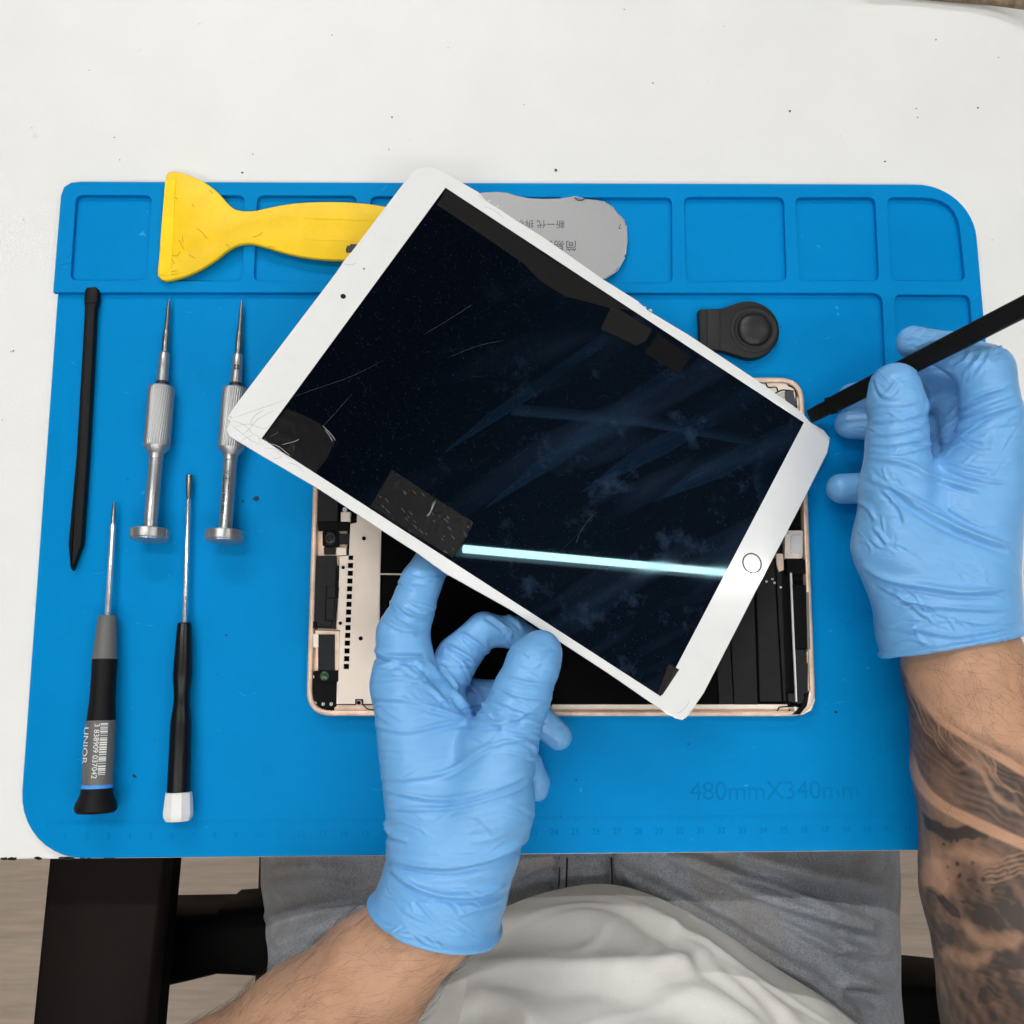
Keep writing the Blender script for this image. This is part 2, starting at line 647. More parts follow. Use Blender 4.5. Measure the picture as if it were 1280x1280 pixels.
# brown stick at the far right edge of the desk
st = thing('wooden_stick', 'thin brown stick lying at the far right corner of the desk', 'stick', at(1210, 2, 0))
P = [at(1120, -10, .0026), at(1180, -4, .0026), at(1240, 1, .004), at(1310, 10, .009), at(1400, 22, .016)]
V, F = tube(smooth_poly(P, 5, False), .0024, 10)
o = mesh('rod', V, F, M('stick_wood', lin(128, 108, 84), .7, var=.5, vscale=260, bump=.0003, bscale=700), st, smooth=True)
V, F = prism(rrect(at(1100, 0, 0)[0] - .012, at(1110, -18, 0)[1] - .004, at(1100, 0, 0)[0] + .012, at(1110, -18, 0)[1] + .006, .002), 0.0001, .0085, .001)
mesh('end_block', V, F, MATS['stick_wood'], st)

# ================================================================== blue repair mat
def matmat(name):
    m = M(name, lin(0, 131, 198), .6, var=.07, vscale=14, bump=.00007, bscale=1500, spec=.05)
    speckle(m, 160, .735, lin(90, 190, 235), .45, 4)
    speckle(m, 70, .755, lin(0, 60, 110), .55, 5)
    return m
bm_ = matmat('silicone_blue')
mt = thing('repair_mat', 'blue silicone repair mat with raised compartments lying on the white desk', 'mat', (0, 0, 0))
mx0, mx1, my0, my1 = -.24, .24, -.17, .17
bl = at(20.6, 1074, MATZ)
def ctr(px, py, z=TRAYZ):
    return at(px, py, z)[:2]
outer = rrect(mx0, my0, mx1, my1, .028, 10, (.031, .03, .030, .008))
V, F = prism(outer, .0002, MATZ, .0005)
auto_smooth(mesh('base_sheet', V, F, bm_, mt))
# raised frame: the band of trays along the far side and the column on the right
yl = ctr(600, 366)[1]
xr0, xr1 = ctr(1104, 372)[0], ctr(1146, 1000)[0]
fr = [(mx0 - .0012, yl), (mx0 - .0008, my1 - .008), (mx0 + .0005, my1 - .003), (mx0 + .004, my1 - .0006), (mx0 + .009, my1)]
fr += [tuple(p) for p in rrect(mx0, my0, mx1, my1, .03, 10)[22:33]][::-1] if False else []
tr = rrect(mx0, my0, mx1, my1, .030, 12)[26:39]
fr += [tuple(p) for p in tr[::-1]]
br = rrect(mx0, my0, mx1, my1, .030, 12)[13:26]
fr += [tuple(p) for p in br[::-1]]
xb = at(1149, 1062, TRAYZ)[0]
fr += [(xb, my0 + .0003)]
fr += [(ctr(1144, 1000)[0], ctr(1144, 1000)[1]), (ctr(1108, 480)[0], ctr(1108, 480)[1])]
c = ctr(1103, 366)
fr += [tuple(q) for q in round_poly([ctr(1106, 450), c, ctr(1000, 366)], .006)[6:12]]
fr = np.array(fr)
def pocket(tl, tr_, br_, bl_, r=.004, radii=None):
    return round_poly([ctr(*tl), ctr(*tr_), ctr(*br_), ctr(*bl_)], radii or r, 6)
pockets = [pocket((95, 243.5), (189.7, 244), (183, 350.5), (87.5, 350.5)),
           pocket((205, 244), (305.6, 244), (303, 352), (199, 351)),
           pocket((321.5, 244), (446, 244.5), (444, 353), (317, 352)),
           pocket((463, 245), (580, 246), (580, 353.5), (461, 353)),
           pocket((597, 246), (706, 246), (707, 354), (597, 354)),
           pocket((723, 246.5), (840, 246.7), (840.5, 354), (724, 354)),
           pocket((855, 246), (980, 246), (983.5, 351.5), (858, 352.7)),
           pocket((994, 246.4), (1094, 246.4), (1099, 351), (1000, 351)),
           pocket((1109, 246.4), (1196, 247), (1207, 351), (1114, 351), radii=[.004, .028, .004, .004]),
           pocket((1117.8, 368), (1212, 368.4), (1226, 530), (1126, 530)),
           pocket((1128, 546), (1228, 546), (1248, 760), (1136, 760)),
           pocket((1138, 776), (1250, 776), (1262, 1042), (1151, 1047), r=.006)]
V, F = filled(fr, pockets, MATZ - .0002, TRAYZ, .00025)
auto_smooth(mesh('compartment_frame', V, F, bm_, mt), 40)
# moulded lettering and ruler
T, TF = text_mesh('480mmX340mm', .0128, .00012)
p0, p1 = at(862, 1000, MATZ), at(1074, 1000, MATZ)
wdt = T[:, 0].max()
T = T * [(p1[0] - p0[0]) / wdt, (p1[0] - p0[0]) / wdt, 1] + [p0[0], p0[1], MATZ]
lm = M('silicone_blue_letters', lin(0, 120, 183), .6, spec=.05)
mesh('size_lettering', T, TF, lm, mt)
parts = []
ry = at(640, 1021, MATZ)[1]
xa = at(60, 1021, MATZ)[0]
for i in range(0, 430):
    x = xa + i * .001
    h = .0032 if i % 10 == 0 else (.0025 if i % 5 == 0 else .0017)
    parts.append(([(x, ry, MATZ + .0001), (x + .00022, ry, MATZ + .0001), (x + .00022, ry - h, MATZ + .0001), (x, ry - h, MATZ + .0001)], [[3, 2, 1, 0]]))
V, F = join(parts)
mesh('ruler_ticks', V, F, lm, mt, kind='stuff')
parts = []
for i in range(1, 43):
    t, f = text_mesh(str(i), .0042, .00005)
    parts.append((t + [xa + i * .01 - .0022, ry - .0085, MATZ + .00008], f))
V, F = join(parts)
mesh('ruler_numbers', V, F, lm, mt, kind='stuff')
# lint and chips of solder on the mat
parts = []
for (x, y, s) in [(321, 624, 1.6), (304, 627, .8), (283, 794, .7), (168, 970, 1.0), (271, 843, .4), (193, 925, .4), (700, 1020, .4), (720, 975, .5),
                  (860, 930, .5), (1045, 890, .9), (420, 560, .5), (250, 470, .4), (640, 1050, .4), (160, 600, .5), (1050, 420, .4), (330, 960, .4), (1060, 780, .5)]:
    c = at(x, y, MATZ)
    pts = [(c[0] + .0010 * s * rnd.uniform(.4, 1.3) * math.cos(a), c[1] + .0009 * s * rnd.uniform(.4, 1.3) * math.sin(a)) for a in np.arange(0, 6.28, 1.05)]
    parts.append(prism(pts, MATZ + .00005, MATZ + .0005 * s + .0001, .0001))
V, F = join(parts)
o = mesh('mat_debris', V, F, M('debris', lin(14, 40, 60), .7))
o['kind'] = 'stuff'
tag(o, 'small dark bits of debris lying on the blue mat', 'debris')

parts = []
for _ in range(70):
    x, y = rnd.uniform(60, 1100), rnd.uniform(380, 1050)
    an, ln = rnd.uniform(-.8, .8), rnd.uniform(3, 16)
    P = [at(x + ln * t * math.cos(an), y + ln * t * math.sin(an) + rnd.uniform(-.8, .8), MATZ + .00002) for t in (0, .33, .66, 1)]
    parts.append(tube(P, .00007, 4, np.array([.3, 1, 1, .3])))
V, F = join(parts)
mesh('scuffs', V, F, M('scuff_blue', lin(60, 160, 215), .6), mt, kind='stuff')

# ================================================================== yellow scraper
def z1(pts, ox, oy, s):
    return [(ox + x / s, oy + y / s) for x, y in pts]
sc = thing('plastic_scraper', 'yellow plastic scraper with flared blade lying across the mat trays', 'scraper', at(330, 285, TRAYZ))
out = z1([(105, 75), (112, 62), (130, 55), (165, 57), (215, 73), (290, 108), (350, 155), (395, 205), (430, 232), (480, 240), (530, 237),
          (600, 222), (700, 205), (800, 198), (920, 197), (1020, 203), (1100, 213), (1190, 235), (1260, 285), (1280, 340), (1265, 400),
          (1210, 440), (1120, 465), (1000, 472), (880, 470), (760, 458), (660, 436), (590, 415), (540, 401), (490, 393), (440, 401),
          (395, 425), (340, 468), (270, 512), (200, 545), (130, 564), (95, 567), (72, 553), (64, 530), (72, 440), (80, 320), (95, 170)], 180, 200, 3.765)
ym = M('yellow_plastic', lin(246, 202, 4), .40, spec=.3, var=.12, vscale=40, bump=.0001, bscale=500)
speckle(ym, 260, .72, lin(150, 110, 10), .6, 4)
P = smooth_poly(pxs(out, TRAYZ + .003), 4)
V, F = prism(P, TRAYZ + .0002, TRAYZ + .0034, .0008)
bd = auto_smooth(mesh('scraper_body', V, F, ym, sc), 50)
V, F = prism(pxs(z1([(100, 95), (150, 90), (128, 545), (72, 540), (82, 320)], 180, 200, 3.765), TRAYZ + .0036), TRAYZ + .0034, TRAYZ + .0037, .0002)
mesh('blade_edge', V, F, M('yellow_blade', lin(250, 212, 8), .45, spec=.25, var=.1, vscale=60), sc)
V, F = filled(pxs(z1([(748, 270), (1120, 282), (1120, 385), (748, 375)], 180, 200, 3.765), TRAYZ + .0036),
              [pxs(z1([(754, 276), (1114, 288), (1114, 379), (754, 369)], 180, 200, 3.765), TRAYZ + .0036)], TRAYZ + .0033, TRAYZ + .0036, .0001)
mesh('grip_outline', V, F, ym, sc)
V, F = prism(pxs([(432, 312), (434, 307), (437, 307), (438, 305), (452, 305), (450, 315), (433, 316)], TRAYZ + .0036), TRAYZ + .0034, TRAYZ + .0037, .0001)
mesh('printed_mark', V, F, M('ink_black', (.012, .013, .02), .5), sc)
parts = []
for pts in ([(246, 285), (252, 290), (259, 298)], [(262, 238), (266, 242)], [(283, 305), (287, 309)], [(212, 318), (221, 320), (225, 315)], [(224, 300), (230, 312)],
            [(213, 340), (221, 338)], [(214, 322), (218, 330)], [(316, 296), (324, 294), (328, 290)], [(218, 246), (222, 249)], [(236, 318), (244, 323)], [(334, 308), (344, 309)],
            [(209, 335), (214, 343), (222, 342)], [(228, 295), (229, 303)], [(240, 255), (243, 259)]):
    V, F = tube(smooth_poly([at(x, y, TRAYZ + .0034) for x, y in pts], 3, False), .00016, 5)
    parts.append((V, F))
V, F = join(parts)
mesh('scratches', V, F, M('scratch_brown', lin(176, 134, 16), .7), sc, kind='stuff')

# ================================================================== thin steel pry card
pc = thing('steel_pry_card', 'thin grey steel pry card with printed characters, half under the tablet screen', 'pry tool', at(690, 290, TRAYZ))
out = z1([(20, 45), (90, 33), (200, 28), (270, 35), (340, 58), (430, 76), (540, 82), (650, 80), (730, 70), (770, 62), (800, 78), (850, 82),
          (900, 85), (960, 92), (1010, 105), (1060, 140), (1110, 195), (1165, 245), (1180, 310), (1183, 400), (1175, 480), (1150, 560), (1090, 635), (1000, 695)], 590, 235, 6.095)
out += [(735, 362), (700, 366), (640, 364), (600, 350), (572, 320), (570, 280), (580, 255)]
P = pxs(out, TRAYZ + .0008)
V, F = prism(P, TRAYZ + .0001, TRAYZ + .0008, .0002)
sm = M('brushed_steel', (.42, .425, .43), .36, .6, var=.12, vscale=300, stretch=(40, 2, 1))
mesh('steel_sheet', V, F, sm, pc)
ink = M('etched_ink', (.05, .05, .055), .6)
for s, (px, py), wpx, nm in (('新一代 拆机', (706, 277), 62, 'etched_line'), ('简易拆', (721, 303), 44, 'etched_line'), ('7', (777, 281), 4.5, 'etched_digit')):
    T, TF = text_mesh(s, .004, .00003)
    k = wpx * mpp(px, py, TRAYZ) / T[:, 0].max()
    o0 = at(px, py, TRAYZ)
    T = T * [-k, -k, 1] + [o0[0], o0[1], TRAYZ + .00085]
    mesh(nm, T, TF, ink, pc)
V, F = join([tube([at(x, y, TRAYZ + .0008) for x, y in pts], .00028, 6) for pts in ([(754, 252), (763, 257)], [(764, 257), (772, 267), (781, 276)], [(783, 282), (784, 300), (782, 318)], [(781, 322), (772, 338), (756, 349)], [(716, 246), (720, 246), (731, 249)])])
mesh('bent_bright_edge', V, F, M('bright_steel', (.85, .85, .85), .3, 1), pc)
V, F = join([tube([at(x, y, TRAYZ + .0011) for x, y in pts], .0003, 6) for pts in ([(718, 247), (722, 250), (728, 250), (731, 248)],)])
mesh('burr', V, F, ink, pc)

# ================================================================== black rubber pad
rp = thing('rubber_pad', 'black rubber disc with square tab on the mat beside the screen', 'pad', at(930, 412, MATZ))
bk = M('black_rubber', (.0085, .0085, .009), .5, spec=.35, var=.25, vscale=120, bump=.00004, bscale=2500)
c0 = at(937, 412, MATZ + .005)
R = 37.5 * mpp(937, 412, MATZ + .005)
nx = (874 - 937) * mpp(937, 412, MATZ)
hw = 26.5 * mpp(937, 412, MATZ)
th = math.asin((hw + .0035) / R)
out = [(c0[0] + R * math.cos(a), c0[1] + R * math.sin(a)) for a in np.linspace(-math.pi + th, math.pi - th, 60)]
P0 = np.array(out)
out = [tuple(p) for p in P0] + [(c0[0] - R * .93, c0[1] + hw + .0003), (c0[0] + nx + .0010, c0[1] + hw), (c0[0] + nx, c0[1] + hw - .001),
                                (c0[0] + nx + .0003, c0[1] - hw + .001), (c0[0] + nx + .0013, c0[1] - hw), (c0[0] - R * .93, c0[1] - hw - .0003)]
V, F = prism(out, MATZ + .0001, MATZ + .0052, .0008)
auto_smooth(mesh('pad_body', V, F, bk, rp), 45)
cc = np.array([at(943, 412, MATZ + .005)[0], at(943, 412, MATZ + .005)[1], MATZ + .0049])
r1 = 20.5 * mpp(940, 412, MATZ)
V, F = lathe(cc, cc + [0, 0, .005], [(.0003, r1 * 1.04), (.0007, r1), (.0012, r1 * .95), (.0018, r1 * .8), (.0022, r1 * .6), (.0025, r1 * .35), (.0026, r1 * .02)], 40)
mesh('dome', V, F, M('dome_rubber', (.011, .011, .012), .38, spec=.4), rp, smooth=True)
V, F = lathe(cc - [0, 0, .0004], cc + [0, 0, .005], [(.0, r1 * 1.5), (.0009, r1 * 1.46), (.0011, r1 * 1.3), (.0008, r1 * 1.18), (.0003, r1 * 1.10), (.0001, r1 * 1.05)], 44)
mesh('raised_ring', V, F, bk, rp, smooth=True)
V, F = box_px(875, 386.5, 884.5, 438, MATZ + .005, MATZ + .0063, .0005)
mesh('tab_ridge', V, F, bk, rp)
V, F = box_px(899, 387.5, 901, 437.5, MATZ + .005, MATZ + .0056, .0002)
mesh('tab_rib', V, F, bk, rp)

# ================================================================== black spudger lying on the left
sp = thing('spudger', 'black nylon spudger with chisel end, lying at the left side of the mat', 'spudger', at(100, 540, MATZ))
bn = M('black_nylon', (.005, .005, .0055), .5, spec=.18, var=.3, vscale=150, bump=.00008, bscale=900)
out = [(105.5, 362), (108, 358.5), (119, 358), (122.5, 361), (122, 375), (119.5, 384), (118.5, 395), (117, 430), (109.5, 570), (102, 680), (89.5, 713), (87, 709), (84.5, 680), (94.5, 570), (102.5, 430), (104.5, 395), (105, 384), (104, 375)]
V, F = prism(pxs(out, MATZ + .005), MATZ + .0001, MATZ + .0052, .0013)
auto_smooth(mesh('spudger_bar', V, F, bn, sp), 25)
V, F = box_px(105.5, 376, 120.5, 378.5, MATZ + .0049, MATZ + .0056, .0002)
mesh('chisel_step', V, F, bn, sp)
for q in ((107.5, 432), (93, 643)):
    c = at(*q, MATZ + .0052)
    V, F = lathe(c, c + [0, 0, .001], [(-.0002, .0016), (.00012, .0016), (.00014, .0012), (-.0001, .0011)], 16)
    mesh('mould_mark', V, F, bn, sp)

# ================================================================== precision screwdrivers
alu = M('satin_aluminium', (.44, .445, .45), .30, .8, var=.08, vscale=400)
alk = M('knurled_aluminium', (.43, .43, .435), .34, .8)
stl = M('dark_steel', (.28, .27, .26), .32, 1)
blk = M('black_oring', (.02, .02, .02), .4)
def axis_tool(tip, end, z0, zend):
    A, B = at(*tip, z0), at(*end, zend)
    L = np.linalg.norm(B - A)
    ts = np.linspace(-.1, 1.15, 400)
    ys = project(np.array([A + (B - A) * t for t in ts]))[:, 1]
    def S(py):
        return float(np.interp(py, ys, ts)) * L
    def rr(py, rpx):
        p = A + (B - A) * S(py) / L
        q = project(p[None])[0]
        return rpx * mpp(q[0], q[1], p[2])
    return A, B, S, rr
def driver(tip, end, label):
    A, B, S, rr = axis_tool(tip, end, MATZ + .0028, MATZ + .0097)
    y0 = tip[1]
    t = thing('precision_screwdriver', label, 'screwdriver', A * .5 + B * .5 - [0, 0, .009], 'silver precision screwdrivers')
    def part(nm, pr, m, segs=40, **k):
        V, F = lathe(A, B, [(S(y0 + y), rr(y0 + y, r)) for y, r in pr], segs, **k)
        return auto_smooth(mesh(nm, V, F, m, t), 30)
    part('bit', [(0, .6), (4, 1.4), (12, 2.4), (22, 2.7), (41, 2.9)], stl, 16)
    part('chuck', [(40, 3.4), (42, 4.1), (62, 4.3), (64, 3.6), (68, 3.6), (68.5, 5)], stl, 24)
    part('neck', [(68, 5.2), (70, 6.3), (86, 6.7), (86.5, 6.2), (88.5, 6.2), (89, 6.8), (104, 7.0)], alu)
    part('o_ring', [(104, 7.0), (105, 8.0), (110, 8.2), (111, 7.4)], blk)
    Sa, Sb = S(y0 + 111), S(y0 + 187)
    V, F = lathe(A, B, [(Sa - .001, rr(y0 + 111, 9)), (Sa, rr(y0 + 112, 14.4))] + [(s, rr(y0 + 150, 15.6)) for s in np.linspace(Sa + .0007, Sb - .0007, 46)]
                 + [(Sb, rr(y0 + 186, 15.2)), (Sb + .003, rr(y0 + 190, 9.5))], 180,
                 twist=lambda a, s: 1 + (.022 * math.cos(36 * a + 420 * (s - Sa)) if Sa + .0006 < s < Sb - .0006 else 0))
    auto_smooth(mesh('knurled_grip', V, F, alk, t), 50)
    part('stem', [(190, 9.6), (192, 9.1), (201, 9.1), (201.5, 8.4), (203, 8.4), (203.5, 8.6), (276, 8.2), (276.5, 7.9), (278, 7.9), (278.5, 8.2), (290, 8.2)], alu)
    part('spinning_cap', [(288, 18), (289, 23.2), (290, 23.8), (300, 23.8), (301, 23.2), (301.4, 21.8), (302.5, 21.8), (303, 19.5), (302.6, 10)], alu, 56)
    return t, A, B, S, rr
driver((211.6, 373), (186.5, 676), 'silver precision screwdriver with knurled grip, fully clear of the tablet screen')
t2, A, B, S, rr = driver((302.5, 375), (280.5, 678), 'silver precision screwdriver with printed stem, partly under the tablet screen corner')
d, s_, u_ = frame_of(A, B)
def wrap_text(s, y_from, y_to, size_r, rad, side, parent, m, flip=1, up=1.0):
    T, TF = text_mesh(s, 1.0, 0.0)
    W, H = T[:, 0].max(), .72
    L0, L1 = S(y_from), S(y_to)
    out = []
    for x, y, z in T:
        along = L0 + (L1 - L0) * x / W
        ang = math.pi / 2 + side + flip * (y - H / 2) * size_r / rad
        out.append(A + d * along + (s_ * math.cos(ang) + u_ * math.sin(ang)) * (rad + .00012))
    return mesh('lettering', out, TF, m, parent)
wrap_text('M田口', 589, 613, .0042, rr(600, 8.5), -.12, t2, M('ink_black', (.012, .013, .02), .5), flip=1)
wrap_text('• MY-901', 614, 643, .0027, rr(620, 8.4), -.38, t2, MATS['ink_black'], flip=1)
# round black cross mark on the neck
V, F = [], []
cen = S(461)
rad = rr(461, 6.8)
parts = []
for k in range(4):
    a0 = k * math.pi / 2 + .18
    pts = [(0.25 * math.cos(a0 + .6), .25 * math.sin(a0 + .6))] + [(math.cos(a) * 1., math.sin(a)) for a in np.linspace(a0, a0 + 1.2, 6)]
    out = []
    for x, y in pts:
        ang = math.pi / 2 + .15 + y * .0015 / rad
        out.append(A + d * (cen + x * .0015) + (s_ * math.cos(ang) + u_ * math.sin(ang)) * (rad + .00015))
    parts.append((out, [list(range(len(out)))[::-1]]))
V, F = join(parts)
mesh('bit_mark', V, F, MATS['ink_black'], t2)

# grey and black handled screwdriver
A, B, S, rr = axis_tool((143, 627), (119.5, 1015), MATZ + .0035, MATZ + .0100)
d, s_, u_ = frame_of(A, B)
t = thing('small_screwdriver', 'small screwdriver with grey and black handle, printed barcode and flared black cap', 'screwdriver', (A + B) / 2 - [0, 0, .009])
def part(nm, pr, m, segs=40, parent=None, **k):
    V, F = lathe(A, B, [(S(y), rr(y, r)) for y, r in pr], segs, **k)
    return auto_smooth(mesh(nm, V, F, m, parent or t), 30)
chrome = M('chrome_shaft', (.75, .75, .75), .22, .7, var=.3, vscale=500, stretch=(1, .2, 1))
part('blade_tip', [(627, .7), (632, 1.9), (645, 2.4), (656, 2.9)], stl, 12)
part('shaft', [(655, 2.9), (660, 3.2), (768, 3.4), (776, 3.4)], chrome, 16)
gry = M('grey_plastic', lin(98, 98, 98), .5, bump=.00005, bscale=1500)
soft = M('black_softgrip', (.006, .006, .0065), .55, spec=.18, var=.2, vscale=300)
part('grey_collar', [(769, 8), (770, 10.3), (772, 11.2), (800, 13.2), (824, 15)], gry)
part('soft_grip', [(823.5, 14.8), (825, 15.2), (850, 14.9), (876, 15.4), (900, 17.2), (901, 17)], soft)
sl = part('printed_sleeve', [(900.5, 17.2), (902, 17.6), (940, 18.4), (980, 18.2), (981, 17.8)], gry)
part('blue_ring', [(980.5, 18.0), (981.5, 18.7), (984.5, 18.7), (985.5, 18)], M('blue_ring', lin(70, 150, 230), .4))
part('flared_cap', [(985, 18), (986, 18.6), (992, 19.4), (998, 21.5), (1004, 24.5), (1009, 25.4), (1013, 24.8), (1016, 22), (1016.8, 15)], soft)
pw = M('print_white', (.75, .75, .74), .5)
pdk = M('print_dark', (.03, .03, .03), .5)
def wrap2(s, y_from, y_to, size_r, side, m, flip, rpx):
    rad = rr(940, rpx)
    T, TF = text_mesh(s, 1.0, 0.0)
    W, H = T[:, 0].max(), .72
    L0, L1 = S(y_from), S(y_to)
    out = []
    for x, y, z in T:
        ang = math.pi / 2 + side + flip * (y - H / 2) * size_r / rad
        out.append(A + d * (L0 + (L1 - L0) * x / W) + (s_ * math.cos(ang) + u_ * math.sin(ang)) * (rad + .00035))
    mesh('lettering', out, TF, m, t)
wrap2('UNIOR', 908, 954, .0056, -.66, pw, 1, 18.4)
wrap2('3 838909 037042', 904, 972, .0032, .16, pw, 1, 18.4)
parts = []
y = 904.
while y < 968:
    wd = rnd.choice([.7, 1.2, 1.9])
    rad = rr(940, 18.4) + .0003
    pts = []
    for yy, aa in ((y, .36), (y + wd, .36), (y + wd, .82), (y, .82)):
        ang = math.pi / 2 + aa
        pts.append(A + d * S(yy) + (s_ * math.cos(ang) + u_ * math.sin(ang)) * rad)
    pm = [(pts[0] + pts[3]) / 2 + u_ * .0001 + s_ * .0002, (pts[1] + pts[2]) / 2 + u_ * .0001 + s_ * .0002]
    parts.append((pts, [[0, 1, 2, 3]]))
    y += wd + rnd.choice([.8, 1.3, 2.2])
V, F = join(parts)
mesh('barcode', V, F, pw, t, kind='stuff')

# black screwdriver with white cap
A, B, S, rr = axis_tool((237, 594), (222, 1026), MATZ + .0035, MATZ + .0074)
t = thing('black_screwdriver', 'slim black screwdriver with flat blade and white faceted cap', 'screwdriver', (A + B) / 2 - [0, 0, .008])
part('flat_blade', [(594, 4), (596, 4.2), (612, 4.0), (624, 2.8)], stl, 16, flat=1.0)
part('shaft', [(623, 2.6), (624, 2.9), (775, 3.2), (782, 3.2)], M('white_shaft', (.85, .85, .85), .22, .9), 16)
gl = M('glossy_black', (.004, .004, .0045), .28, spec=.4)
part('handle', [(778, 6), (779, 8.3), (782, 8.9), (815, 10.8), (842, 12.1), (850, 11.9), (862, 10.4), (873, 9.9), (884, 10.6), (898, 12.6), (905, 13.2), (950, 13.9), (990, 14.6), (991, 14)], gl, 12)
part('faceted_cap', [(990, 15), (991, 16.4), (1003, 17.6), (1016, 18.6), (1021, 18.2), (1026, 15)], M('white_plastic', (.78, .78, .77), .4), 9)

# ================================================================== opened tablet body
CZ = .0098                                     # rim height
FZ = .0050                                     # floor of the shell
tb = thing('opened_tablet', 'opened gold tablet body with exposed battery and boards under the lifted screen', 'tablet', at(700, 690, MATZ))
gold = M('rose_gold', (.76, .56, .43), .40, .35, var=.3, vscale=90, bump=.0001, bscale=600)
gold_in = M('gold_inside', (.80, .60, .47), .42, .15, var=.25, vscale=120)
cream = M('cream_shield', (.86, .74, .63), .42, .08, var=.06, vscale=60)
dark = M('board_black', (.003, .003, .0033), .6, spec=.1, var=.4, vscale=200)
batt = M('battery_black', (.0012, .0012, .0014), .6, spec=.05, var=.5, vscale=50, bump=.00005, bscale=400)
gray = M('battery_grey', (.014, .014, .0145), .6, spec=.15, var=.25, vscale=90)
dgr = M('speaker_grey', (.017, .0175, .019), .6, spec=.15, var=.15, vscale=300)
alum = M('raw_aluminium', (.75, .74, .72), .35, .4)
oc = [(393, 471.5), (1004.5, 471.5), (1020.5, 895.5), (382, 895)]
P4 = pxs(oc, CZ)
P4[0] = [P4[3][0] + .0006, P4[1][1]]
outl = round_poly(P4, .0125, 9)
inl = inset(outl if poly_area(outl) > 0 else outl[::-1], .0026)
V, F = filled(outl, [inl], MATZ + .0001, CZ, .0009)
auto_smooth(mesh('rim', V, F, gold, tb), 40)
V, F = prism(inset(outl if poly_area(outl) > 0 else outl[::-1], .001), MATZ + .0004, FZ, .0003)
mesh('shell_floor', V, F, dark, tb)
def blk_px(nm, r, z0, z1, m, rad=0., bev=.0002, parent=None):
    V, F = box_px(*r, z0, z1, bev, rad)
    return mesh(nm, V, F, m, parent or tb)
def poly_px(nm, pts, z0, z1, m, bev=.0002, rad=0., parent=None):
    P = pxs(pts, z1)
    if rad:
        P = round_poly(P, rad)
    V, F = prism(P, z0, z1, bev)
    return mesh(nm, V, F, m, parent or tb)
def screw(q, z, r=.0011, m=None, parent=None):
    c = at(*q, z)
    V, F = lathe(c, c + [0, 0, .001], [(-.0006, r), (.00015, r), (.0003, r * .8), (.0003, r * .45), (-.0002, r * .4)], 14)
    mesh('screw', V, F, m or alum, parent or tb)
def hole(nm, q, z, r, parent=None):
    c = at(*q, z)
    V, F = lathe(c, c + [0, 0, .001], [(-.0003, r * 1.45), (.0002, r * 1.35), (.00025, r), (-.0001, r * .95)], 16)
    o = mesh(nm, V, F, cream, parent or tb)
    V, F = lathe(c, c + [0, 0, .001], [(-.0004, r * .93), (.0001, r * .93)], 14)
    mesh(nm, V, F, dark, parent or tb)
# left inner ledge
poly_px('inner_ledge', [(397, 660), (434, 660), (434, 694), (424, 700), (423, 840), (418, 842), (388, 842), (388, 786), (393, 780), (396, 700)], FZ, FZ + .0012, gold_in)
poly_px('corner_foam', [(386, 841), (396, 838), (422, 840), (421, 884), (404, 886.5), (392, 882), (386.5, 872)], FZ, FZ + .0030, dark, rad=.0015)
for q in ((391, 846), (394, 879), (404, 880), (414, 880)):
    screw(q, FZ + .003, .0008)
poly_px('upper_module', [(399, 560), (423, 560), (422, 652), (398, 652)], FZ, FZ + .0034, dgr)
blk_px('connector_bar', (398, 651.5, 436, 663), FZ, FZ + .0040, dark)
blk_px('bracket', (426, 640, 438, 652), FZ, FZ + .0042, cream)
screw((431, 637), FZ + .004, .0012)
blk_px('flex_tab', (438.5, 647, 445, 653), FZ, FZ + .0046, dark)
cmr = blk_px('camera_module', (403, 663.5, 423.5, 683), FZ, FZ + .0042, dark, .0012)
c = at(412.5, 672.5, FZ + .0042)
V, F = lathe(c, c + [0, 0, .001], [(-.0002, .0034), (.0006, .0034), (.0008, .003), (.0003, .0026), (.0002, .0018), (.0006, .0017), (.0006, .0012), (.0001, .001)], 28)
auto_smooth(mesh('camera_lens', V, F, M('lens_black', (.006, .006, .008), .3, spec=.3), cmr))
blk_px('flex_cable', (423, 667, 437.5, 680), FZ, FZ + .0036, dgr)
blk_px('camera_tab', (404.5, 684, 419, 692.5), FZ, FZ + .0030, dgr, .0006)
blk_px('small_bracket', (420.5, 684.5, 433, 694), FZ, FZ + .0034, cream)
spk = poly_px('speaker_box', [(396.5, 694.5), (420, 694.5), (420.5, 735), (422, 735), (418.5, 786), (392, 785)], FZ, FZ + .0040, dgr)
blk_px('speaker_pad', (410, 733.5, 419, 747), FZ + .0035, FZ + .0048, dgr, .0003)
blk_px('speaker_pad', (408, 748, 418, 775), FZ + .0035, FZ + .0048, dgr, .0003)
V, F = join([tube([at(x, y, FZ + .0041) for x, y in pts], .00022, 5) for pts in ([(408, 732), (406.5, 776), (418, 776.5)], [(396, 783), (414, 783.5), (416, 770)])])
mesh('speaker_groove', V, F, dark, tb)
poly_px('dark_flex', [(419.5, 707), (423.5, 707), (423.5, 722), (422, 727), (424, 735), (423, 747), (418, 747)], FZ, FZ + .0043, dark)
blk_px('side_latch', (388, 777, 396, 786), FZ, FZ + .0046, dark)
poly_px('inner_frame', [(394, 788), (425, 789), (423.5, 838), (395.5, 838)], FZ, FZ + .0030, gold_in)
blk_px('black_pad', (397.5, 793, 418, 838), FZ + .0025, FZ + .0042, dgr)
blk_px('latch_plate', (391.5, 792, 398, 809.5), FZ, FZ + .0045, cream, .0005)
lb = blk_px('sensor_bar', (396, 838, 423, 853), FZ, FZ + .0042, dark, .0012)
c = at(405.5, 845, FZ + .0042)
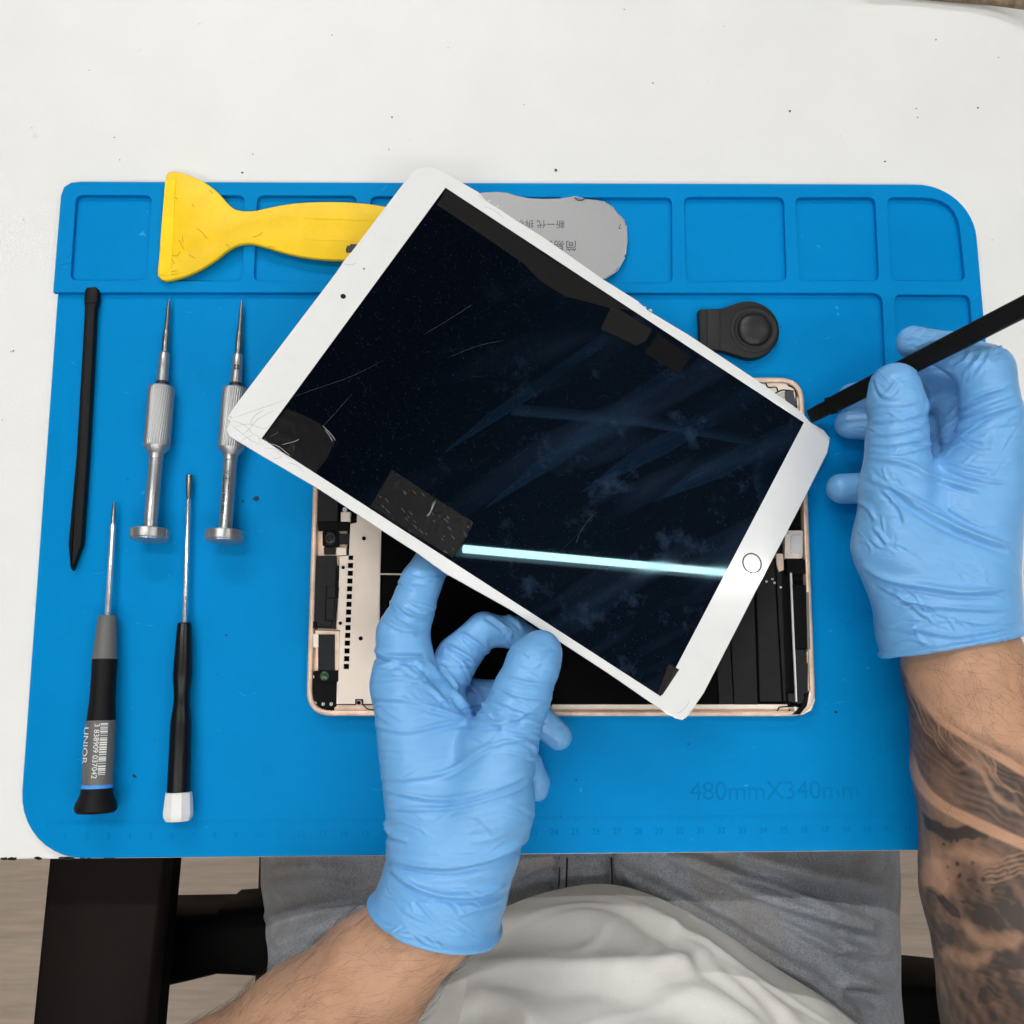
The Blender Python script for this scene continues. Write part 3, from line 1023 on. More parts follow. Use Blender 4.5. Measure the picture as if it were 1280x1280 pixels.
V, F = lathe(c, c + [0, 0, .001], [(-.0002, .0022), (.0003, .0022), (.0006, .0015), (.0007, .0002)], 18)
mesh('green_lens', V, F, M('green_glass', (.025, .07, .03), .15, coat=.5), lb)
# cream shield with slots and screws
shp = [(424.5, 696), (436, 694), (438, 655), (446, 653), (448, 560), (476, 560), (475.5, 667), (470.5, 880), (454, 880), (454, 874), (444, 874), (444, 880), (420.5, 880), (421.5, 842), (423.5, 838), (425, 788), (421.5, 786), (423, 752)]
sl = [pxs([(435.4 - 5.6 * i / 14, 693.8 + 9.72 * i), (441.9 - 5.6 * i / 14, 693.8 + 9.72 * i), (441.7 - 5.6 * i / 14, 700.2 + 9.72 * i), (435.2 - 5.6 * i / 14, 700.2 + 9.72 * i)], FZ + .0040) for i in range(15)]
V, F = filled(pxs(shp, FZ + .0040), sl, FZ + .0032, FZ + .0040, .00012)
shd = mesh('shield_plate', V, F, cream, tb)
for q in ((455, 673), (451, 798)):
    hole('screw_hole', q, FZ + .004, .0011, shd)
for q in ((429, 709.5), (425.5, 779)):
    blk_px('screw_bracket', (q[0] - 4.5, q[1] - 4.5, q[0] + 4.5, q[1] + 4.5), FZ + .0039, FZ + .0044, cream, .0004, parent=shd)
    hole('screw_hole', q, FZ + .0044, .0009, shd)
hole('screw_hole', (448.5, 878.5), FZ + .0030, .0010)
V, F = tube([at(x, y, FZ + .0042) for x, y in [(445, 880), (444.6, 874.5), (452.5, 874.5), (453, 880), (459, 886), (470, 888)]], .0003, 5)
mesh('wire', V, F, dark, tb)
poly_px('lower_strip', [(418, 881), (1000, 884), (1000, 891.5), (418, 889.5)], FZ, FZ + .0026, gold_in)
poly_px('lower_plate', [(690, 880.5), (985, 880.5), (985, 886), (690, 886)], FZ, FZ + .0036, cream)
# batteries
V, F = tube([at(477.5, 600, FZ + .0035), at(474.5, 720, FZ + .0035), at(472, 880, FZ + .0035)], .0004, 5)
mesh('divider_line', V, F, cream, tb)
V, F = tube([at(475, 717.5, FZ + .0042), at(620, 719, FZ + .0042), at(690, 719, FZ + .0042)], .0004, 5)
mesh('divider_line', V, F, cream, tb)
poly_px('battery_cell', [(478.5, 500), (700, 500), (692, 716), (476.5, 716)], FZ, FZ + .0030, batt, .0004)
poly_px('battery_cell', [(477, 720), (692, 720), (688, 879), (473.5, 879)], FZ, FZ + .0028, batt, .0004)
poly_px('battery_cell', [(702, 600), (880, 600), (898, 880), (693, 880)], FZ, FZ + .0030, batt, .0004)
poly_px('battery_cell', [(882, 600), (902, 600), (917, 880.5), (899, 880.5)], FZ, FZ + .0034, gray, .0004)
poly_px('battery_cell', [(904, 600), (938, 600), (947.5, 881), (918, 881)], FZ, FZ + .0037, gray, .0004)
cell = poly_px('battery_cell', [(941, 600), (962, 600), (970, 735), (978, 877), (950, 877)], FZ, FZ + .0042, gray, .0006)
poly_px('side_rail', [(964, 600), (973, 600), (983, 876), (979.5, 877), (971.5, 735)], FZ, FZ + .0034, gray, .0003)
V, F = tube([at(988.5, 716, FZ + .0040), at(992, 800, FZ + .0040), at(995.5, 877, FZ + .0040)], .0006, 6)
mesh('bright_edge', V, F, alum, tb)
poly_px('black_module', [(990.5, 731), (1007.5, 731), (1010, 811), (994, 811)], FZ, FZ + .0045, dark)
poly_px('grey_block', [(994.5, 812), (1006, 812), (1006.5, 829), (1010, 829), (1009.5, 877), (996.5, 880)], FZ, FZ + .0046, dgr, rad=.0006)
poly_px('grey_block', [(985, 867), (995, 867), (995.5, 879), (985.5, 877)], FZ, FZ + .0036, dgr)
poly_px('side_trim', [(1008, 740), (1011, 740), (1013, 812), (1009.5, 812)], FZ, FZ + .0050, M('grey_trim', lin(110, 110, 106), .5))
for q in ((1011.5, 817), (1012, 832), (1012.5, 859.5)):
    hole('screw_hole', q, CZ - .0014, .0008)
poly_px('side_flange', [(1009, 812), (1016, 812), (1018, 868), (1010, 868)], FZ, CZ - .0014, gold_in)
con = blk_px('port_bracket', (981, 663, 1003.5, 698), FZ, FZ + .0042, cream, .0012)
blk_px('port_shell', (988.5, 669, 1003, 692.5), FZ + .0040, FZ + .0052, alum, .0016)
for q in ((984.5, 666.5), (1000, 666), (985, 695), (1001, 695)):
    screw(q, FZ + .0043, .0009)
blk_px('port_flex', (984, 699, 1008, 717), FZ, FZ + .0044, dark)
poly_px('copper_tab', [(970, 692), (979, 692), (980, 712), (974, 715), (971, 706)], FZ, FZ + .0048, gold_in)
poly_px('port_side', [(962, 698), (971, 698), (972, 728), (954, 728), (952, 722)], FZ, FZ + .0040, dark)
for q in ((965.5, 724), (968, 728.5), (976, 734), (958, 727)):
    screw(q, FZ + .004, .0006)
# dented corner, lower right
poly_px('bent_corner', [(1003, 868), (1016, 862), (1019, 875), (1014, 888), (1002, 894), (1008, 880)], FZ, CZ - .0002, M('worn_white_metal', (.82, .80, .78), .4, .4, var=.3, vscale=160))
poly_px('torn_tape', [(1008, 866), (1012, 864), (1009, 882), (1000, 893), (990, 893), (1001, 884)], FZ + .003, CZ + .0002, dark)
V, F = join([tube([at(x, y, FZ + .004) for x, y in pts], .0003, 5) for pts in ([(974, 884), (970, 892)], [(974, 884), (984, 883), (988, 879)], [(982, 877), (990, 883), (1006, 878)], [(988, 886), (984, 893)])])
mesh('seam_line', V, F, dark, tb)
screw((994, 886), FZ + .0042, .0010)
# upper right corner layers
poly_px('corner_plate', [(900, 476), (975, 476), (990, 482), (998, 500), (999, 560), (985, 560), (960, 500), (940, 486)], FZ, CZ - .0016, cream)
V, F = join([tube(smooth_poly([at(x, y, CZ - .0015) for x, y in pts], 4, False), .00035, 5) for pts in ([(940, 475), (978, 475.5), (986, 482), (994, 487), (995, 500), (996, 510)], [(948, 478.5), (957, 479), (960, 484), (970, 484), (972, 489)], [(958, 493), (968, 492), (978, 487.5), (992, 489)])])
mesh('corner_seam', V, F, dark, tb)
poly_px('corner_pad', [(981, 488), (992, 489), (995, 505), (996, 520), (990, 520), (981, 496)], FZ, CZ - .0010, M('grey_pad', lin(62, 66, 74), .5), rad=.0008)
poly_px('corner_tab', [(972, 492), (981, 489), (981, 500), (974, 498)], FZ, CZ - .0011, M('pale_tab', lin(190, 195, 180), .5))
screw((998, 505), CZ - .0014, .0009)

# ================================================================== lifted screen
def loc(px, py, dz=0.):
    d = ray(px, py)
    t = ((PT - CAM[:3]) @ pn) / (d @ pn)
    return (CAM[:3] + d * t - PT) @ RP
def lxy(pts):
    return np.array([loc(*p)[:2] for p in pts])
ts = thing('tablet_screen', 'cracked white tablet screen with black glass, lifted and tilted by a gloved hand', 'tablet screen', PT, rotation=PR)
def lmesh(nm, V, F, m, parent=None, **k):
    return mesh(nm, V, F, m, parent or ts, local=True, **k)
k = .979
Lh, Wh = .2506 * k / 2, .1741 * k / 2
edge = [loc(x, y)[:2] for x, y in [(527, 209), (518, 212), (512, 219), (440, 314), (435, 320), (430, 326), (420, 341), (322, 470), (290, 512), (286.5, 518), (284.5, 523), (288, 527), (284.5, 533), (283.5, 538), (287, 545),
                                    (300, 553), (330, 571), (400, 612), (470, 658), (520, 690), (556, 716), (640, 763), (700, 802), (760, 841), (831, 890),
                                    (845, 898), (853, 900), (858, 897), (864, 889), (880, 866), (946, 737), (1000, 634), (1034, 566), (1037, 552), (1036, 546), (1030, 538), (1012, 527), (1004, 517), (990, 506), (937, 469), (860, 418), (810, 388), (797, 376), (754, 349),
                                    (680, 297), (640, 272), (606, 249), (598, 240), (570, 224), (552, 214), (540, 208.5)]]
edge = np.array(edge)
a, b = .214 * k / 2, .1605 * k / 2
scr = lxy([(557, 234.5), (1005, 528), (826, 870.5), (327, 548)])
wht = M('white_glass', (.80, .80, .795), .12, coat=1., var=.03, vscale=60)
Vz, Fz = filled(edge, [scr], -.0009, 0, .00018)
bz = lmesh('bezel', Vz, Fz, wht)
# glass of the display: dark, ceiling sheen painted as blue haze, dust and fine scratches
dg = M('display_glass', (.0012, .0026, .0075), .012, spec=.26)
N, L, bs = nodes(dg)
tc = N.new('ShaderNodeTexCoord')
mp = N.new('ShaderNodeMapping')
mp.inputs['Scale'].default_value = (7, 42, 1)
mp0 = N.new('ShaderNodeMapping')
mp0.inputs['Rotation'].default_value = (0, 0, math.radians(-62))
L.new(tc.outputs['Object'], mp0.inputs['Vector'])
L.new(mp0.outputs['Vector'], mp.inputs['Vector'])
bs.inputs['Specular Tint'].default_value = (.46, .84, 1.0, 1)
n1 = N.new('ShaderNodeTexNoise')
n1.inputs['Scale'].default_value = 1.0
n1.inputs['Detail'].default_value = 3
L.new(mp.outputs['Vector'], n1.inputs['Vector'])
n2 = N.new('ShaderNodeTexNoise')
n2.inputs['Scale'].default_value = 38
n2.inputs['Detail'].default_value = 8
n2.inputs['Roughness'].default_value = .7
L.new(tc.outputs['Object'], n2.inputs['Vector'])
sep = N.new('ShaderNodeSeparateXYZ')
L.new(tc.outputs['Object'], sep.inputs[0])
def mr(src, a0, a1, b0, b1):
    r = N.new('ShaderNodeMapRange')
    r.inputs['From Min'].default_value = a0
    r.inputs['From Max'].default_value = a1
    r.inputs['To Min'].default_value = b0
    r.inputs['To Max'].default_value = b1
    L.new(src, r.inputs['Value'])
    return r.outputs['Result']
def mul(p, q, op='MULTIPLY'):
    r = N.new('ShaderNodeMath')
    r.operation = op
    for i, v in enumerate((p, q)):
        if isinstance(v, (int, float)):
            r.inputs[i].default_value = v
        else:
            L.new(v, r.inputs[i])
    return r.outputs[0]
sheen_half = mr(sep.outputs['X'], -.07, .03, 0, 1)           # half of the glass where a navy reflected sheen is painted in
smear_sheen = mul(mr(n1.outputs['Fac'], .5, .68, 0, 1), sheen_half)
dust_sheen = mul(mr(n2.outputs['Fac'], .56, .74, 0, 1), sheen_half)
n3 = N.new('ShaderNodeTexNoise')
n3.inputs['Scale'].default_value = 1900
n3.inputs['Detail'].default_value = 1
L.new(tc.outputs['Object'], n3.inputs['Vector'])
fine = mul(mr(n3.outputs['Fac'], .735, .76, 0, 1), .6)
tot = mul(mul(mul(mul(smear_sheen, .026), mul(dust_sheen, .075), 'ADD'), mul(fine, .25), 'ADD'), mul(sheen_half, .006), 'ADD')
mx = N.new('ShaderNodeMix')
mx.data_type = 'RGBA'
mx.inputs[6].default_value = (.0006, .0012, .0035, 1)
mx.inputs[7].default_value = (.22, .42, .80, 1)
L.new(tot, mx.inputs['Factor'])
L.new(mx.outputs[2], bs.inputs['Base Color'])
L.new(mul(mul(smear_sheen, .03), .015, 'ADD'), bs.inputs['Roughness'])
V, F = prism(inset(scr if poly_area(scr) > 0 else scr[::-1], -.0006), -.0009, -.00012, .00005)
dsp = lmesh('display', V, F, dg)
V, F = prism(rrect(-Lh + .006, -Wh + .0035, Lh - .006, Wh - .0035, .003), -.0026, -.0009, .0003)
lmesh('backing_plate', V, F, M('panel_back', (.05, .05, .055), .5))
# home button and camera hole
c = loc(940, 704)
rb = 13.2 * mpp(940, 704, .03) * 1.0
for (r0, r1_, zz, m, nm) in ((rb, rb * .87, .00018, M('button_ring', (.03, .03, .032), .4), 'home_button_ring'),):
    n = 40
    o1 = [(c[0] + r0 * math.cos(t), c[1] + r0 * math.sin(t)) for t in np.linspace(0, 2 * math.pi, n, endpoint=False)]
    o2 = [(c[0] + r1_ * math.cos(t), c[1] + r1_ * math.sin(t)) for t in np.linspace(0, 2 * math.pi, n, endpoint=False)]
    V, F = filled(o1, [o2], -.0002, zz, .00003)
    ring = lmesh(nm, V, F, m)
V, F = lathe(np.array([c[0], c[1], 0.]), np.array([c[0], c[1], .001]), [(-.0002, rb * .86), (.00004, rb * .86)], 40)
lmesh('home_button', V, F, wht)
c = loc(429, 370.5)
V, F = lathe(np.array([c[0], c[1], 0.]), np.array([c[0], c[1], .001]), [(-.0002, .00125), (.00008, .00125), (.0001, .0004)], 20)
lmesh('front_camera', V, F, M('lens_black', (.006, .006, .008), .3, spec=.3))
c = loc(455, 336)
V, F = lathe(np.array([c[0], c[1], 0.]), np.array([c[0], c[1], .001]), [(-.0002, .0006), (.00008, .0005)], 12)
lmesh('sensor_dot', V, F, M('sensor_grey', (.2, .2, .2), .4))
# tape scraps
def tape(nm, pts, rgb, z, rough=.38, bump=.0004, bscale=420, alpha=.9, streak=None):
    m = M('tape_' + nm + str(len(MATS)), tuple(c * .22 for c in rgb), rough * .7, spec=.25, bump=bump, bscale=bscale, alpha=alpha, stretch=streak)
    for n_ in m.node_tree.nodes:
        if n_.type == 'TEX_NOISE':
            n_.noise_type = 'RIDGED_MULTIFRACTAL'
    V, F = prism(lxy(pts), -.0001, z, .00003)
    return lmesh(nm, V, F, m)
tape('tape_scrap', [(358, 511), (372, 516), (390, 524), (404, 532), (414, 540), (419, 552), (409, 572), (395, 591), (360, 570), (329, 549)], (.020, .021, .022), .00010, .33, .0003, 160)
tape('tape_scrap', [(490, 587), (540, 620), (592, 653), (578, 680), (566, 697), (516, 667), (463, 633)], (.016, .016, .017), .00014, .42, .0003, 300)
tape('tape_scrap', [(765, 381), (815, 412), (807, 427), (795, 432), (751, 411)], (.050, .045, .042), .00012, .35, .0001)
tape('tape_scrap', [(822, 417), (864, 445), (848, 468), (806, 441)], (.020, .020, .022), .00010, .3, .0001)
tape('adhesive_strip', [(558, 237), (610, 270), (680, 318), (740, 356), (790, 388), (762, 385), (706, 370), (676, 352), (655, 330), (600, 292), (546, 256)], (.012, .0085, .0075), .00008, .5, .0002)
tape('tape_scrap', [(836, 829), (849, 837), (828, 869), (823, 866)], (.035, .026, .024), .0001, .5, .0002)
# cracks and scratches
def scratch(nm, lines, rgb, wd, z, m=None):
    parts = []
    for pts in lines:
        L3 = np.array([loc(*p) for p in pts])
        L3[:, 2] = z
        n = len(L3)
        P = smooth_poly(L3, 3, False) if n > 2 else L3
        tp = np.clip(np.minimum(np.linspace(0, 1, len(P)), np.linspace(1, 0, len(P))) * 6, .25, 1)
        parts.append(tube(P, wd, 4, tp))
    V, F = join(parts)
    return lmesh(nm, V, F, m or M(nm + '_mat', rgb, .5), kind='stuff')
scratch('bezel_crack', [[(287, 524), (318, 513), (340, 506), (358, 499)], [(288, 530), (300, 540), (316, 552), (330, 556)], [(312, 531), (318, 520), (330, 512)],
                        [(430, 330), (438, 331), (446, 329)], [(300, 552), (318, 543), (326, 552)], [(345, 565), (352, 571), (340, 574)], [(313, 539), (305, 549)],
                        [(597, 244), (612, 254), (640, 270)], [(604, 258), (616, 262), (632, 274)], [(660, 290), (672, 300)], [(478, 238), (484, 232)], [(292, 534), (310, 530), (330, 536), (338, 530)], [(300, 545), (312, 536), (322, 524), (345, 512)], [(290, 526), (305, 531), (318, 545)], [(360, 578), (372, 582), (380, 590)], [(330, 560), (346, 562), (366, 576)], [(1036, 549), (1032, 556)], [(846, 893), (857, 884), (862, 876)]],
        (.42, .42, .42), .00010, .0000)
gs = M('glass_scratch', (.16, .17, .20), .5)
lines = [[(358, 499), (400, 484), (440, 470), (480, 450)], [(445, 470), (449, 462)], [(446, 471), (456, 482)], [(530, 418), (560, 400), (594, 378)], [(560, 447), (595, 433), (630, 425)],
         [(397, 540), (420, 515), (440, 492)], [(396, 505), (401, 504)], [(640, 575), (660, 560)], [(600, 330), (602, 326)], [(470, 400), (473, 394)], [(586, 472), (610, 469)],
         [(800, 560), (830, 540)], [(770, 610), (800, 580)], [(720, 680), (728, 660), (745, 640)], [(690, 700), (740, 650)], [(860, 600), (880, 590)], [(745, 430), (752, 424)], [(640, 300), (650, 320), (648, 330)], [(700, 345), (690, 352)]]
for _ in range(60):
    x, y = rnd.uniform(440, 950), rnd.uniform(330, 800)
    l = loc(x, y)
    if abs(l[0]) < a - .01 and abs(l[1]) < b - .01:
        an = rnd.uniform(0, 3.14)
        ln = rnd.uniform(2, 11)
        lines.append([(x, y), (x + ln * math.cos(an), y + ln * math.sin(an))])
scratch('glass_scratches', lines, None, .00003, -.0001, gs)
gl_ = M('tape_crease', (.5, .5, .52), .3)
lines = [[(403, 532), (411, 540), (417, 547), (419, 551)], [(406, 537), (412, 545), (416, 552)], [(330, 548), (336, 554), (348, 558), (358, 566), (363, 570)], [(352, 556), (368, 552), (374, 549)], [(338, 546), (348, 540)],
         [(535, 646), (540, 636), (545, 625)], [(533, 645), (538, 640), (542, 627)], [(345, 556), (352, 566)]]
for _ in range(34):
    u, v = rnd.random(), rnd.random()
    x = 490 + 100 * u - 27 * v
    y = 590 + 66 * u + 44 * v
    an = rnd.choice([.9, 1.1, .7]) + rnd.uniform(-.3, .3)
    ln = rnd.uniform(2, 6)
    lines.append([(x, y), (x + ln * .8, y + ln * .9)])
scratch('tape_creases', lines, None, .00011, .00015, gl_)
# splinters of broken glass along the edges
parts = []
for (x, y) in [(600, 243), (612, 251), (622, 258), (800, 380), (806, 384), (813, 388), (288, 522), (286, 530), (856, 897), (862, 890), (1036, 548)]:
    l = loc(x, y)
    pts = [(l[0] + rnd.uniform(.0004, .0011) * math.cos(t), l[1] + rnd.uniform(.0004, .0011) * math.sin(t)) for t in (0, 1.4, 2.8, 4.4)]
    parts.append(prism(pts, -.0011, .0001, .0001))
V, F = join(parts)
lmesh('glass_splinters', V, F, M('splinter', (.62, .63, .63), .2, coat=.5), kind='stuff')

# ================================================================== spudger held in the right hand
P0, P1 = at(1012, 521, .0150), at(1330, 358, .118)
hs = thing('held_spudger', 'black spudger pinched by the gloved hand on the right, prying at the screen corner', 'spudger', P0)
d, s_, u_ = frame_of(P0, P1)
Lh_ = np.linalg.norm(P1 - P0)
V, F = [], []
prof = [(0, .0034, .0006), (.004, .0036, .0010), (.0125, .0036, .0016), (.0135, .0040, .0024), (.02, .0042, .0028), (Lh_ * .7, .0044, .0030), (Lh_, .0044, .0030)]
for (t, hw, ht) in prof:
    for k in range(12):
        a_ = 2 * math.pi * k / 12 + math.pi / 12
        cx = math.copysign(abs(math.cos(a_)) ** .45, math.cos(a_))
        cy = math.copysign(abs(math.sin(a_)) ** .45, math.sin(a_))
        V.append(P0 + d * t + s_ * cx * hw + u_ * cy * ht)
for i in range(len(prof) - 1):
    for k in range(12):
        j = (k + 1) % 12
        F.append([i * 12 + k, i * 12 + j, (i + 1) * 12 + j, (i + 1) * 12 + k])
F.append(list(range(12))[::-1])
F.append([(len(prof) - 1) * 12 + k for k in range(12)])
auto_smooth(mesh('spudger_bar', V, F, bn, hs), 30)
V, F = [], []
for t in (.0127, .0143):
    for q in ((-1, -1), (1, -1), (1, 1), (-1, 1)):
        V.append(P0 + d * t + s_ * q[0] * .0043 + u_ * q[1] * .0026)
F = [[0, 1, 2, 3][::-1], [4, 5, 6, 7], [0, 1, 5, 4], [1, 2, 6, 5], [2, 3, 7, 6], [3, 0, 4, 7]]
mesh('chisel_step', V, F, bn, hs)

# ================================================================== person
pe = thing('person', 'seated person in white shirt and washed jeans wearing blue gloves, holding screen and spudger', 'person', at(730, 1180, -.27))
def J(*q):                                     # joint given as pixel, height in mm and radius in pixels
    out = []
    for (px, py, z, r) in q:
        p = at(px, py, z * .001)
        out.append((p, r * mpp(px, py, z * .001)))
    return out
def chain(p, js):
    dd = None
    for (a_, ra), (b_, rb_) in zip(js[:-1], js[1:]):
        q = seg(p, a_, b_, ra, rb_)
        dd = q if dd is None else np.minimum(dd, q)
    return dd
def chain_s(p, js, k):
    dd = None
    for (a_, ra), (b_, rb_) in zip(js[:-1], js[1:]):
        q = seg(p, a_, b_, ra, rb_)
        dd = q if dd is None else smin(dd, q, k)
    return dd

# --- forearms
LARM = J((575, 1040, 46, 46), (534, 1150, 48, 59), (464, 1222, 46, 73), (385, 1300, 40, 93), (250, 1430, 24, 108))
RARM = J((1190, 740, 50, 52), (1205, 835, 50, 70), (1232, 960, 47, 84), (1263, 1110, 42, 103), (1308, 1270, 34, 122), (1350, 1430, 22, 128))
LARM_UP = [(LARM[-1][0], LARM[-1][1]), (np.array([-.19, -.50, .16]), .047), (np.array([-.13, -.52, .33]), .058)]
RARM_UP = [(RARM[-1][0], RARM[-1][1]), (np.array([.29, -.50, .16]), .047), (np.array([.23, -.52, .33]), .058)]
TOR = [(np.array([.05, -.47, -.16]), .12), (np.array([.05, -.50, .05]), .12), (np.array([.05, -.53, .26]), .12)]
def body_f(p):
    d1 = chain_s(p, LARM, .006)
    d1 = smin(d1, chain_s(p, LARM_UP, .03), .03)
    d2 = chain_s(p, RARM, .006)
    d2 = smin(d2, chain_s(p, RARM_UP, .03), .03)
    d3 = chain_s(p, TOR, .03)
    d3 = smin(d3, seg(p, np.array([-.12, -.52, .32]), np.array([.22, -.52, .32]), .065, .065), .05)
    return smin(smin(d3, d1, .02), d2, .02)
V, F = surface(body_f, (-.30, -.70, -.30), (.42, .03, .42), .0055)
V = snap(body_f, relax(V, F, 2))
# finer mesh on the bare forearms
bm = bmesh.new()
vs_ = [bm.verts.new(v) for v in V]
for f in F:
    try:
        bm.faces.new([vs_[i] for i in f])
    except ValueError:
        pass
bm.verts.index_update()
Q = project(V)
def near(Q, V):
    return (Q[:, 0] > 200) & (Q[:, 0] < 1360) & (Q[:, 1] > 770) & (Q[:, 1] < 1360) & (V[:, 2] > -.02)
for it in range(2):
    Vn = np.array([v.co for v in bm.verts])
    Qn = project(Vn)
    sel = near(Qn, Vn)
    if it == 1:
        sel &= Qn[:, 0] > 1080
    es = [e for e in bm.edges if sel[e.verts[0].index] and sel[e.verts[1].index]]
    bmesh.ops.subdivide_edges(bm, edges=es, cuts=2 if it == 0 else 2, use_grid_fill=True)
    bm.verts.index_update()
    bm.verts.ensure_lookup_table()
bmesh.ops.triangulate(bm, faces=[f for f in bm.faces if len(f.verts) > 4])
bmesh.ops.recalc_face_normals(bm, faces=bm.faces)
Vn = snap(body_f, np.array([v.co for v in bm.verts]), 2)
Nn = grad(body_f, Vn)
Vn = Vn + Nn * (vnoise(Vn, 160, 3) * .00035 + vnoise(Vn, 420, 4) * .00012)[:, None]
for v, c in zip(bm.verts, Vn):
    v.co = c - ORG[pe]
me = bpy.data.meshes.new('body')
bm.to_mesh(me)
bm.free()
# tattoo ink per point of the right forearm, drawn as bands, feathers and dots
Qb = project(Vn)
def zt(pts):
    return [(1040 + x / 2.56, 780 + y / 2.56) for x, y in pts]
ink_ = np.zeros(len(Vn))
reg = (Qb[:, 0] > 1080) & (Qb[:, 1] > 770) & (Vn[:, 2] > -.06)
ri = np.where(reg)[0]
q = Qb[ri]
q0 = q.copy()
wx = vnoise(Vn[ri], 330, 41) * 5 + vnoise(Vn[ri], 900, 42) * 1.6
wy = vnoise(Vn[ri], 330, 43) * 5 + vnoise(Vn[ri], 900, 44) * 1.6
qw = q + np.stack([wx, wy], 1)                                          # hand-drawn edges wander
def sd(L, w=False):
    dd, ss, tt = line_dist(qw if w else q, smooth_poly(np.array(zt(L), float), 5, False))
    return dd * ss, dd, tt
def band(L, wd, soft=3., w=True):
    s, dd, t = sd(L, w)
    end = np.clip(np.minimum(t, 1 - t) * 5 + .25, 0, 1)
    return np.clip((wd / 2.56 * end - dd) / soft + .5, 0, 1)
def blur(x, a0, a1):
    return np.clip((x - a0) / (a1 - a0), 0, 1)
nz = vnoise(Vn[ri], 260, 11) * .5
nf = vnoise(Vn[ri], 900, 12) * .5
nl = vnoise(Vn[ri], 130, 13) * .5
s_top, _, _ = sd([(200, 20), (240, 130), (300, 225), (360, 280), (440, 320), (520, 370), (614, 430), (760, 520), (900, 600)], True)
base = blur(s_top + nz * 8, -3, 16)                                     # ink begins below this line
s1, d1_, t1_ = sd([(200, 60), (245, 150), (330, 290), (440, 370), (560, 440), (640, 490), (800, 590)])
s2, d2_, t2_ = sd([(240, 400), (275, 500), (340, 572), (450, 632), (614, 705), (760, 770), (900, 830)])
feather = .68 + .14 * nz + .12 * nl
low = .60 + .24 * nl + .22 * nz + .10 * nf
val = np.where(s2 < 0, feather, low)
val = np.where((s1 < 0), .60 + .30 * nz, val)
val = np.clip(val, .05, .92)
def dark(L, v, wd, soft):
    global val
    val = np.maximum(val, v * band(L, wd, soft))
dark([(285, 590), (340, 650), (430, 670), (540, 665)], .82, 24, 8)
dark([(330, 560), (420, 620), (560, 690)], .5, 14, 6)
dark([(300, 830), (350, 880), (410, 945)], .9, 19, 5)
dark([(330, 980), (420, 1010), (540, 960)], .68, 46, 14)
dark([(400, 880), (520, 930), (640, 1000)], .75, 10, 4)
dark([(560, 900), (620, 940), (700, 960)], .8, 50, 14)
dark([(450, 1110), (520, 1080), (640, 1060)], .72, 50, 14)
dark([(350, 1100), (385, 1190), (400, 1300)], .66, 22, 9)
dark([(470, 1210), (560, 1170), (680, 1190)], .70, 44, 14)
dark([(420, 1150), (450, 1230), (480, 1300)], .55, 26, 10)
dark([(300, 700), (310, 760), (330, 800)], .45, 14, 7)
for k_ in range(9):                                                     # whisker strokes below the second bright band
    x_ = 470 + 26 * k_
    dark([(x_ - 60, 700 + 9 * k_), (x_, 730 + 9 * k_), (x_ + 90, 735 + 14 * k_)], .62, 5, 2)
for (x, y, r) in [(400, 770, 9), (450, 765, 9), (370, 775, 6), (375, 815, 7), (410, 805, 9), (440, 820, 8), (480, 820, 9), (520, 825, 8), (465, 855, 8), (510, 855, 8), (420, 890, 8), (450, 905, 6), (465, 925, 6), (380, 690, 7), (400, 690, 8), (355, 700, 7), (560, 800, 8)]:
    c = np.array(zt([(x, y)])[0])
    dd = np.hypot(*(q + .35 * (qw - q) - c).T)
    val = np.maximum(val, .8 * np.clip((r / 2.56 - dd) / 2.2 + .5, 0, 1))
light = np.maximum(np.clip((5.0 + 2 * nz - d1_) / 3 + .5, 0, 1), np.clip((7.0 + 2 * nz - d2_) / 3 + .5, 0, 1) * np.clip(t2_ * 12, 0, 1))
def lite(L, v, wd, soft=2.):
    global light
    light = np.maximum(light, v * band(L, wd, soft))
lite([(400, 430), (470, 470), (540, 560), (614, 620)], .55, 11, 5)
for k_ in range(13):                                                    # barbs of the feather
    f_ = k_ / 12
    x_, y_ = 255 + 250 * f_, 210 + 190 * f_ ** 1.2
    lite([(x_, y_), (x_ + 28 - 6 * f_, y_ + 95 - 20 * f_), (x_ + 90 + 20 * f_, y_ + 200 - 40 * f_)], .30 + .25 * (k_ % 3 == 0), 3.2 + (k_ % 2), 1.8)
lite([(320, 740), (330, 800), (370, 850)], .8, 40, 14)
lite([(370, 720), (450, 740), (540, 760)], .5, 24, 12)
for k_ in range(5):
    lite([(480, 770 + 18 * k_), (560, 752 + 18 * k_), (640, 725 + 20 * k_)], .45, 4, 2)
lite([(420, 960), (500, 1010), (620, 1020)], .5, 22, 10)
lite([(360, 1050), (430, 1070), (500, 1050)], .45, 26, 12)
hatch = .5 + .5 * np.sin((s1 + wx * 1.6 + 9 * nl) * .62) * np.clip(.6 + nz, 0, 1)
val = val * np.where(s2 < 0, .78 + .22 * hatch, .92 + .08 * hatch)
ink_[ri] = np.clip((val * (1 - .85 * light) * (1 + .12 * nf) - .04) / .66, 0, 1) * base
at_ = me.attributes.new('ink', 'FLOAT', 'POINT')
at_.data.foreach_set('value', ink_.astype(np.float32))
skm = M('skin', lin(190, 146, 117), .48, var=.16, vscale=70, bump=.00012, bscale=1400, sss=.12, spec=.35)
N, L, bs = nodes(skm)
an = N.new('ShaderNodeAttribute')
an.attribute_name = 'ink'
mx = N.new('ShaderNodeMix')
mx.data_type = 'RGBA'
mu = N.new('ShaderNodeMath')
mu.operation = 'MULTIPLY'
mu.inputs[1].default_value = .95
L.new(an.outputs['Fac'], mu.inputs[0])
L.new(mu.outputs[0], mx.inputs['Factor'])
L.new(bs.inputs['Base Color'].links[0].from_socket, mx.inputs[6])
